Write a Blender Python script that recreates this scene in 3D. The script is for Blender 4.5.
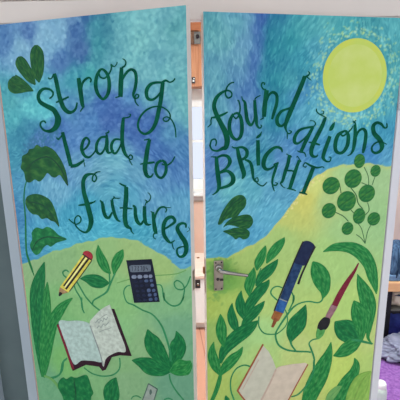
import bpy, bmesh, math, random
import numpy as np
from mathutils import Vector, Matrix

for o in list(bpy.data.objects):
    bpy.data.objects.remove(o)
SC = bpy.context.scene
COL = SC.collection

# ---------------------------------------------------------------- camera
CAMX = (0.999862, 0.008465, -0.014320)
CAMY = (0.012199, 0.212065, 0.977179)
CAMZ = (0.011309, -0.977219, 0.211932)
CAM_HEIGHT = 1.670

cam_data = bpy.data.cameras.new('camera')
cam_data.sensor_width = 36
cam_data.lens = 370 / 400 * 36
cam_data.clip_start = 0.05
cam = bpy.data.objects.new('camera', cam_data)
COL.objects.link(cam)
m = Matrix((CAMX, CAMY, CAMZ)).transposed().to_4x4()
m.translation = (0, 0, CAM_HEIGHT)
cam.matrix_world = m
SC.camera = cam

# ---------------------------------------------------------------- world, exposure
w = bpy.data.worlds.new('daylight')
SC.world = w
w.use_nodes = True
bg = w.node_tree.nodes['Background']
bg.inputs[0].default_value = (0.95, 0.96, 1.0, 1)
bg.inputs[1].default_value = 1.2
SC.view_settings.view_transform = 'Standard'
SC.view_settings.look = 'None'
SC.view_settings.gamma = 1
SC.view_settings.use_curve_mapping = False
SC.view_settings.exposure = 0.12
HALL_FILL = 3.2          # strength of the unseen panel added to light the doors from the hall
ROOM_FILL = 26.0          # strength of the unseen panel added to brighten the room beyond
PAINT_GAIN = 1.25        # pigment brightness of the mural paints

# ---------------------------------------------------------------- measured data (metres; mural data in millimetres on each leaf)
LEFT_HINGE = (-0.8112, 1.5368)
LEFT_WIDTH = 0.7925
LEFT_ANGLE = -0.27513
RIGHT_HINGE = (0.7792, 1.5368)
RIGHT_WIDTH = 0.7874
RIGHT_ANGLE = 0.17585
LEAF_TOP = 2.04

LETTERS=[('l','Strong','S',[[(227.4,1758,5.1),(242.9,1768,6.5),(245.3,1782.1,7.9),(230,1793,8.6),(206.3,1795.1,10.1),(186.4,1784.1,13.1),(176.9,1766,14.6),(184.1,1746,16.2),(210.5,1730.9,17.5),(240.8,1715.7,20.4),(254.2,1693.6,23.3),(257.5,1677,27.1),(244.2,1650.4,21.1),(217,1635.1,13.8),(188.2,1638.2,8.6),(173.8,1654.9,7.5),(176.7,1668.4,6.4),(191.4,1674,6.4),(199.8,1666.2,6.4)]]),
('l','Strong','t',[[(260,1848.6,14),(264.9,1823,16.9),(269.1,1791,17),(274.9,1758.6,18.5),(285.4,1725.8,18.6),(303,1707.8,15.7),(322.2,1705.5,10.7),(340.4,1718.1,8.5),(348.7,1740.4,6.3)],[(255.8,1742.9,5.8),(284.3,1751.8,7.8),(314.1,1761.9,6.3)],[(231,1835.3,4.3),(236,1830.6,5),(245.6,1832.1,4.2),(252.9,1840.7,5.6),(259.8,1846.7,7)]]),
('l','Strong','r',[[(363.3,1828.3,15),(365.8,1800.1,17.9),(368.1,1768.5,18),(370.8,1733.5,15.3),(375.7,1720.5,8.4)],[(368.5,1781.1,8.3),(377.8,1807.8,8.2),(392.5,1822.1,8.1),(407.8,1827.6,6.7),(415.9,1819.9,6.1),(411.4,1810.8,5.4)],[(359.2,1706.7,4.2),(371.9,1720.6,5.6)]]),
('l','Strong','o',[[(455.5,1852.3,9.2),(440.9,1832.3,12),(433.1,1800.7,14.8),(439.4,1770.6,13.5),(458.2,1750.1,9.5),(476.4,1760.8,12.1),(487.7,1786.3,14.6),(488.8,1819.9,13.2),(479.8,1842.7,10.5),(465,1854.3,7.9),(454,1851.2,7.9)],[(449.9,1845.9,5.3),(453.6,1829.3,6),(469.7,1822.5,6),(486.1,1832.1,5.3),(498.7,1847.8,5.2),(505.4,1863,5.2),(515.1,1860.8,3.2),(524.1,1869.2,3.2),(526.6,1876.2,2.6)],[(501.7,1870.4,3.9),(504.1,1864.3,9.1),(505.1,1859.5,5.2)]]),
('l','Strong','n',[[(542.7,1856.4,12.8),(539.3,1826.7,16.8),(535.9,1796.7,18.3),(531.8,1755.4,17.1)],[(511.1,1753.5,4),(521.9,1755.7,4.6),(532,1759,5.3)],[(544,1856.3,5.8),(555.4,1860.5,5.7),(560.9,1872,4.4),(557.3,1880.4,3.8),(548.7,1885.6,3.2)],[(541.1,1811.6,6.5),(557.9,1834.8,9),(577.9,1847.5,8.9),(594.5,1839,11.4),(597.7,1812.2,11.5),(591.3,1782.6,11.6),(583.2,1761.7,9.1),(587.3,1748.8,5.2),(601.2,1750.9,5.2),(603.7,1759.3,5.2),(594.9,1762,4.5),(589.5,1751.2,5.2),(590.7,1735.3,4.6),(601.7,1721.6,3.3)]]),
('l','Strong','g',[[(698.4,1798.5,7.4),(672.1,1799.6,8.7),(649.8,1792.8,11.3),(635.4,1772.5,14),(638.3,1748.4,11.5),(656.2,1741.9,8.9),(676.8,1753.2,7.6),(692.1,1770.5,6.2)],[(698.4,1799.7,13.6),(694,1770.5,15),(687.4,1735,15.1),(677.9,1699.1,15.3),(666.3,1662.6,14.2),(648,1634.9,11.8),(623.2,1622.5,9.3),(602.8,1632.1,8),(595.6,1654.1,7.9),(605.5,1682,7.2),(630.8,1706.1,6.5),(661.9,1717.6,5.7),(691.9,1715.7,5.1),(714.6,1701.4,5),(722.5,1683.2,5.1),(713.4,1668.2,5.1),(700.1,1667.1,5.1),(695.7,1675.7,4.5),(709.2,1681.6,4.4),(726.8,1671,4.4),(739.1,1643.5,4.4),(741.4,1609.8,3.8)],[(695.1,1798.6,7.4),(709.7,1805,7.4),(724.4,1798.6,4.9),(737.5,1802.7,4.9),(744.2,1810.5,4.9)]]),
('l','Lead','L',[[(272.1,1630.4,14.7),(277.1,1602.1,16.2),(283.8,1568.1,17.8),(290.6,1533.8,17.9),(296.7,1499.3,18)],[(295,1497.9,13.5),(320.9,1501.2,13.4),(345.8,1514.1,10.3),(360.1,1523.9,4.4)],[(242.6,1610.2,3.7),(249.9,1603.4,6.7),(262.1,1611.5,5.2),(273,1623.7,5.9)],[(356.5,1527.9,2.9),(359.9,1497.2,2.9)]]),
('l','Lead','e',[[(353.9,1558.4,6.6),(376.3,1574.1,7.9),(388.2,1595.5,8.6),(376.3,1608.8,8.6),(361.2,1595.4,11.5),(352.5,1568.6,14.5),(360.3,1542.9,13.1),(378.8,1533.7,8.7),(399.1,1545.4,5.8),(418.7,1569,5)]]),
('l','Lead','a',[[(462.6,1612.6,9.7),(438.5,1608.7,8.4),(420,1585.6,11.4),(417.7,1557,11.4),(433.6,1547.8,8.6),(451.6,1566,7.1),(461.1,1592.4,5.6)],[(465.6,1621.7,6.9),(464.3,1595.6,14),(462.1,1566,14.1),(467.8,1552.9,9.9),(480.6,1555,4.9),(491.5,1563,4.2)],[(460.6,1624.3,4.2),(471.2,1628.2,6.2),(475.9,1632,3.5),(473.3,1635.9,2.8)]]),
('l','Lead','d',[[(522.6,1601.3,6.9),(499.4,1602.6,8.3),(483.4,1585,11.1),(483.1,1560.7,11.2),(495.7,1550.2,8.4),(511.5,1565.5,6.9),(523.9,1588.4,5.5)],[(538.6,1680.8,10.7),(532.7,1646.1,14.9),(529.2,1614.2,15),(528.6,1581.9,15.1),(536.1,1552.6,13.8),(549.5,1535.1,6.9),(561.4,1528.1,4.1),(567,1538,4.8),(559.6,1545.7,4.8),(551.9,1537.8,4.1),(555.3,1522.1,3.5),(564.5,1507.1,2.8)],[(537.1,1680.8,5.4),(551.4,1681.2,4.7),(564.3,1684.8,4.6),(568.3,1692.8,3.3),(559.3,1694.2,2.7)]]),
('l','to','t',[[(639.5,1602.7,11.9),(629.6,1569.6,16),(623.1,1537.5,17.5),(615.6,1498.4,17.7),(621.3,1470.9,15.1),(636.6,1464.8,8.2),(648.5,1478.2,4.1)],[(617.2,1600.1,4),(639.6,1603.9,5.9)],[(597,1511.1,4.1),(609.3,1513.9,6.1),(634.1,1517,8.1),(655.2,1519.9,6.7)]]),
('l','to','o',[[(683.1,1526.8,9.3),(665.4,1515.6,10.7),(657.4,1489.5,10.8),(666.9,1466.9,9.5),(684.2,1464.2,9.4),(698.8,1487.3,12),(698.5,1516.2,10.6),(684.5,1527.5,8)],[(684,1514,6),(703,1509.9,5.3),(721.8,1521.1,5.3),(735.9,1542.2,3.9)]]),
('l','futures','F',[[(427.1,1479.1,3.6),(409.2,1475.9,5.1),(394.1,1463.1,5.9),(388.8,1445.6,5.9),(398.4,1439.7,5.9),(408,1453.1,5.9),(400.7,1467.4,6.6),(381.4,1468.3,8.8),(361.1,1460.8,14.9),(347.1,1437.3,16.5),(345.9,1398.5,18.2),(354.8,1356.1,21.3),(363.8,1313.3,23),(368.6,1277.2,21.6),(357.8,1245.6,15.6),(339.9,1228,8.6),(315.8,1233,6.3),(294.7,1253.9,5.5),(292.1,1278.3,4.7),(307,1295.4,5.5),(321.1,1288.9,5.5),(317.7,1270.3,5.5),(297.7,1259.3,4.7),(277.8,1267.7,4.8),(264,1279.5,4)],[(316.2,1339.8,4.6),(342.4,1344,9.2),(371.1,1351.2,9.1),(389.9,1357.8,5.3),(395.1,1363.7,3)]]),
('l','futures','u',[[(415.5,1364.7,4.5),(425.6,1353.9,11.9),(428.2,1327.7,15),(435.6,1301.7,15.1),(450.8,1296.8,10.5),(466.3,1319.2,6.7)],[(468.4,1368.6,11.8),(471.5,1337.1,13.3),(479.2,1305.7,13.4),(488.8,1288.5,8.9),(500.7,1284.2,4.4)],[(468.5,1370,5.1),(478.2,1377.4,5.8),(478.7,1384.4,3.6)],[(479.7,1377.5,4.4),(497.1,1376.9,3.6),(507,1378.7,2.2)]]),
('l','futures','t',[[(533.7,1423.1,15.7),(531.4,1385.3,18.7),(525,1343.5,18.9),(520.8,1301.1,19.1),(525.6,1269.5,17.7),(542.4,1258.5,8.8),(545.5,1247.3,5.2),(554.7,1237.3,2.9)],[(500.6,1338.7,4.4),(524.8,1340,7.3),(554.5,1338.1,4.3)],[(506.4,1437.1,4.3),(515.7,1431.3,6.4),(533.9,1425.1,7.1)]]),
('l','futures','u',[[(557.4,1351.5,6.5),(566.6,1343.7,11.5),(566.5,1315.9,14.4),(572.5,1289.6,16),(586.7,1278.6,10.1),(602.5,1298.5,6.5)],[(606.6,1351.3,12.7),(604.9,1318.1,14.3),(607.7,1287,14.4),(617.6,1278.6,8.6),(630.8,1280.8,3.6)],[(608.8,1352.8,4.2),(615.3,1366.8,4.2),(626.4,1372.7,4.2),(633.6,1387.9,3.5),(629.1,1399.9,2.8),(622.2,1404.3,2.8)],[(609.3,1376.7,2.8),(615.6,1372.2,4.9),(618.8,1363.5,3.5)]]),
('l','futures','r',[[(640.3,1330.5,11.3),(642.2,1292.7,14.2),(645.9,1261.6,17.1),(651,1244.5,10)],[(644.7,1299.8,6.4),(654.5,1327.9,7.7),(669.6,1347.8,8.3),(687.4,1352.1,6.9),(696.2,1343.8,4.8),(691.6,1331.3,4.2)],[(645.5,1251.1,5),(638.3,1237.9,4.3),(639.4,1228.1,3.6),(647.9,1223.1,2.9)],[(631,1332,3.5),(642.3,1327.2,6.3)],[(692.2,1350.3,2.8),(713.3,1351.4,2.1)]]),
('l','futures','e',[[(682,1264.2,6.4),(706,1279.7,8.4),(727.6,1298.2,11.1),(719,1314.6,12.4),(697.8,1308.6,13.9),(682.7,1282.9,15.5),(681.3,1246.8,15.6),(694.8,1223.3,14.2),(708.7,1213.9,7.1),(725.4,1224.4,3.5)],[(713,1215.7,3.5),(717.4,1195,3.5),(722.8,1187,2.8)]]),
('l','futures','s',[[(770.7,1277.3,6.2),(770.3,1290.8,8.2),(755.2,1293.2,9.6),(741.1,1284.1,12.4),(737.2,1268.1,15.3),(750.5,1245,18.1),(767.2,1218.7,19.5),(770,1187.6,16.8),(758.9,1165.6,12.7),(742.6,1160.6,9.2),(733.1,1173.8,7.8),(735,1191.6,6.4),(749.3,1199.8,5.6),(768.3,1203.5,4.2)],[(775.1,1260.5,2.7),(785.7,1271.5,2),(780.4,1281.3,2)]]),
('r','foundations','f',[[(-674.5,1802.5,4.5),(-689.7,1798.2,5.1),(-702.8,1782.8,5.7),(-707.5,1761.2,5.8),(-697.5,1747.5,6.4),(-684.3,1753.7,5.8),(-685.6,1767.3,5.8),(-700.9,1773.6,7),(-723.9,1764.4,10.2),(-742.4,1745.8,14),(-750.4,1717.9,15.4),(-740.7,1686.3,16.8),(-724.2,1654.3,18.3),(-707.4,1621.8,21.1),(-700.6,1592.4,21.3),(-706,1566.3,17.4),(-718.6,1562.8,13.4),(-738.9,1554.1,8),(-759.1,1559.3,6.6),(-767.1,1575.8,5.9),(-766.1,1576.4,5.9),(-761.3,1593.8,5.9),(-747.8,1598.1,5.9),(-741.9,1586.9,5.3),(-746,1572,4.6)],[(-762.6,1677.1,3.9),(-744,1678.8,9.1),(-720.8,1686.1,9.1),(-698.8,1696.6,5.2)],[(-758.6,1678.3,5.2),(-762.7,1666.4,4.5),(-762.8,1653.6,4.5),(-776.1,1642.4,3.2)]]),
('r','foundations','o',[[(-677.3,1690,9.2),(-689.3,1666.6,13.1),(-691.9,1634.5,14.5),(-680.3,1605,13.3),(-663.2,1594.8,9.4),(-648.2,1607.6,13.4),(-643.1,1640.1,14.6),(-648.8,1675.6,13.2),(-660.5,1691.7,9.2),(-675.9,1688.7,7.9)],[(-677.3,1682.4,5.2),(-667.1,1672.7,5.9),(-655.7,1685.3,5.9),(-651.2,1710.7,5.9),(-656.1,1734.7,5.2),(-662.2,1738.5,3.9)]]),
('r','foundations','u',[[(-645.5,1752.9,3.2),(-642.1,1740.9,4.6),(-633.2,1729.5,10.5),(-628.7,1697.8,13.2),(-622.9,1665.6,14.6),(-608.9,1647.3,10.7),(-596.8,1665.2,7.3),(-593.3,1697.4,6)],[(-595.4,1738.8,10.5),(-592.7,1703.8,13.2),(-588.7,1671.6,13.3),(-584.8,1646.9,9.4),(-574.2,1635.6,6.1),(-566,1642.7,4),(-571,1648,3.4)],[(-595.4,1740.7,4.6),(-588.8,1748.2,4.6),(-573.2,1755.7,3.3)]]),
('r','foundations','n',[[(-549.3,1774.7,17.1),(-553.2,1739.9,17.2),(-556.5,1704.8,17.3),(-557.3,1677.1,14.7)],[(-572.2,1666.3,4),(-558.6,1674.5,6)],[(-551.4,1776.5,5.9),(-563.1,1779.1,5.2),(-570.1,1790.3,5.2),(-566.9,1800.9,5.2),(-557.4,1799.1,4.6),(-560,1792.8,3.9)],[(-548.4,1736.7,7.9),(-538.6,1758.9,7.9),(-523.7,1766.4,10.6),(-509.6,1755.6,11.9),(-508.7,1726.9,12),(-517.5,1694.7,12.1),(-525.7,1667.6,8.1)]]),
('r','foundations','d',[[(-453.4,1708.4,9.5),(-470.9,1704,8.1),(-491.6,1694.5,10.8),(-504.9,1671.9,13.5),(-502.1,1650.2,13.6),(-486.3,1642.1,9.6),(-471.2,1655,8.2)],[(-399.5,1825.2,14.7),(-414.5,1787.2,17.4),(-430.4,1748.9,17.5),(-446.5,1710.2,17.6),(-462.6,1671.3,17.7),(-470.8,1643.1,12.3),(-467.3,1625.2,6.2),(-462.7,1616.5,4.8),(-461.7,1591.7,2.8)],[(-410.5,1820.8,4.7),(-391.7,1825.2,6.7),(-381.7,1834.7,4.7),(-387.7,1842.3,3.3)],[(-393.8,1823.3,4.7),(-373.3,1809.5,2)],[(-462.7,1616.5,4.1),(-453.2,1612.3,4.8),(-445.7,1620.1,4.8),(-455.9,1625.6,3.4)]]),
('r','foundations','a',[[(-355.8,1635.9,9.8),(-384.8,1633.7,8.4),(-413.2,1624.2,11.1),(-430.2,1601.1,13.9),(-430,1578.8,12.6),(-414.6,1575.1,8.4),(-390.1,1593.5,7),(-370.7,1614.6,5.6)],[(-357.3,1636.6,11.2),(-372.5,1606.6,14),(-389.1,1573.1,15.5),(-402.2,1542.7,14.2)],[(-402.1,1540.7,7.1),(-387.2,1535.5,5),(-380.6,1520.1,2.9)],[(-355.9,1636.5,4.2),(-347.7,1647.8,4.2),(-355.6,1658.6,3.5),(-371.6,1660.1,2.8)],[(-418.4,1545.2,3.5),(-403.5,1539.4,6.4)]]),
('r','foundations','t',[[(-308.1,1669.2,12.6),(-319.4,1639.3,15.5),(-335.9,1605.8,17),(-352.4,1572.2,18.5),(-359.7,1543.6,17.1),(-354.2,1524.1,12.9),(-338.4,1520.2,7.9),(-330.7,1527.6,4.3)],[(-372.5,1578.2,4.2),(-348.8,1573.5,8.5),(-324.7,1566.1,5.7)],[(-302.9,1669.1,4.2),(-315.8,1676.6,4.2),(-333.1,1684.8,4.2),(-346.1,1696.2,4.2),(-345.2,1706,2.8)],[(-329.4,1684.8,3.5),(-317.9,1686,4.2),(-317,1695.2,2.8),(-325.8,1696.6,2.1)]]),
('r','foundations','i',[[(-267.2,1653.2,1.4),(-273.1,1641.9,12.8),(-280.4,1628.5,15.6),(-287.3,1621.1,4.3)],[(-283.7,1599.3,14.3),(-294.3,1567.4,15.8),(-304.4,1536.5,15.9),(-307.5,1514.4,13),(-292.4,1499.9,7.3),(-277.4,1500.8,5.1),(-274.5,1514.8,4.4),(-283.7,1517.1,3.6)]]),
('r','foundations','o',[[(-225.8,1617.7,8.6),(-248.8,1603.1,14.4),(-258.1,1575.8,15.9),(-256,1544.6,14.5),(-240,1531.6,11.7),(-221.4,1536.7,13.2),(-205.9,1564.2,16),(-205.5,1598.7,14.5),(-217.5,1617.5,10.1),(-231,1616.4,7.2)],[(-239.7,1613.1,5.7),(-229.7,1599.2,6.5),(-211.6,1609.2,6.5),(-194,1625.9,5),(-188.9,1637.5,2.9)]]),
('r','foundations','n',[[(-180.2,1642.8,11.5),(-175.9,1608.4,14.5),(-176.2,1573.9,16.1),(-179.8,1542.5,11.8),(-189.9,1525.3,5.9),(-202.6,1520,2.9)],[(-178.7,1642.7,5.8),(-180.9,1650.9,5.7),(-190.4,1656.5,2.9)],[(-188.2,1648.3,2.9),(-177,1659,4.3)],[(-173,1591.1,8.7),(-162.8,1615.1,8.7),(-144.5,1625.1,10.2),(-130.3,1611,13.2),(-129.1,1579.7,14.7),(-132.5,1548.3,14.8),(-136.2,1527.9,7.4)]]),
('r','foundations','s',[[(-40.7,1645.4,4.4),(-38.4,1630.1,5.9),(-49.9,1628.2,7.4),(-65.4,1643,10.3),(-85.2,1648.1,11.7),(-99.4,1634.6,16.1),(-92.9,1606.8,17.7),(-67.2,1581.8,19.3),(-52.8,1555.4,19.5),(-58.7,1535.7,13.5),(-77.6,1527,10.5),(-93.9,1534.5,9),(-97.8,1550.9,7.4),(-85.2,1566.1,6.7),(-62.4,1572.6,6),(-32.1,1561.2,3)]]),
('r','BRIGHT','B',[[(-742.4,1530.5,12.1),(-740.6,1495.7,16.2),(-735.9,1455.1,17.8),(-732.6,1419.5,15.1),(-741,1397.2,8.3),(-759.1,1384.9,3.5)],[(-764.1,1532.4,3.3),(-742.4,1531.1,6)],[(-739,1529,8.1),(-718.6,1536.4,9.4),(-698.1,1531.1,12.2),(-689.8,1510.8,15),(-703.6,1487.7,9.5),(-729,1471.8,8.2)],[(-729,1470.4,9.5),(-701.5,1476.2,10.9),(-680.7,1459.8,16.5),(-677.1,1435.7,18),(-694.4,1419.2,12.5),(-729.2,1409.7,9.7)]]),
('r','BRIGHT','R',[[(-660.5,1561.2,12.2),(-653.3,1526.4,16.4),(-642.6,1492.3,17.9),(-633.8,1461.4,16.7),(-640.7,1443.1,5.6)],[(-682.5,1569.8,3.4),(-675.6,1564.3,5.4),(-660.5,1563.2,6.8)],[(-660.5,1563.9,8.1),(-639.8,1564.7,9.5),(-623.7,1550.9,13.6),(-625.6,1528.9,12.3),(-646.3,1516.1,8.2)],[(-630.3,1517.6,6.9),(-609.2,1506.1,11),(-600.3,1477.2,12.5),(-597,1449.6,9.1),(-588.9,1432,6.3),(-576.7,1430.8,4.9),(-578.4,1444.8,4.2),(-587.6,1439.6,3.5),(-578,1422.5,4.9),(-556.2,1411.8,5),(-539.3,1426.5,2.8)]]),
('r','BRIGHT','I',[[(-565.4,1623.2,1.4),(-570.7,1611.4,8.1),(-579.6,1603.7,10.9),(-587.1,1597.9,2.7)],[(-580,1590.5,13.6),(-578.7,1555.8,15.1),(-577.3,1522.1,15.2),(-576,1492.9,12.5)]]),
('r','BRIGHT','G',[[(-480.3,1541.6,4.2),(-485.8,1556,9.8),(-506,1561.9,10.4),(-527,1551.1,13.9),(-547.7,1528,16.6),(-555.5,1497.6,16.7),(-545.1,1478.1,12.6),(-525.1,1479.4,8.4),(-507.5,1492.6,7)],[(-498.4,1500.5,9.9),(-508.2,1468.5,11.3),(-516.1,1441,10),(-516.8,1416.5,7.1),(-508,1387.9,3.6)],[(-516.1,1415.1,5),(-502.9,1411.7,5.7),(-495.8,1419.1,4.3),(-505.4,1423,3.6)],[(-514.7,1494.9,4.9),(-494.1,1501.7,6.3)]]),
('r','BRIGHT','H',[[(-449.6,1530.5,12.7),(-454.9,1497.7,14.2),(-465.3,1463.4,14.3),(-475,1428.8,11.5),(-482.6,1417.9,6.5),(-471.9,1404,3.6),(-463,1400,2.9)],[(-408.6,1508.6,11.4),(-419.6,1475.7,14.3),(-432.6,1434.1,15.9),(-443.6,1395.6,14.5)],[(-459.6,1468.8,6.4),(-441.3,1468.1,7.2),(-422.8,1463.2,6.5)],[(-463.5,1535,3.5),(-439.9,1522,5)],[(-455.5,1396.9,4.4),(-430.9,1391.5,5.8),(-417.3,1385.9,3.7)],[(-419.3,1518.6,2.8),(-415.9,1524,2.1),(-401,1501.4,5)]]),
('r','BRIGHT','T',[[(-347.9,1476.6,16),(-358.9,1445.3,17.5),(-372.1,1410.3,17.6),(-385.4,1375,16.2)],[(-392,1483.1,3.6),(-387.3,1493.4,4.3),(-380.1,1496.6,5.7),(-357.2,1484,8.7),(-330.6,1476,7.3),(-308.3,1478.7,4.4),(-300.4,1472.8,2.2)],[(-390.6,1484.4,3.6),(-380.7,1479.2,4.3),(-377.3,1486,2.9)],[(-402.8,1378.7,5.9),(-385.4,1375,8.8),(-367.8,1368.4,4.4)]])]
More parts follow.
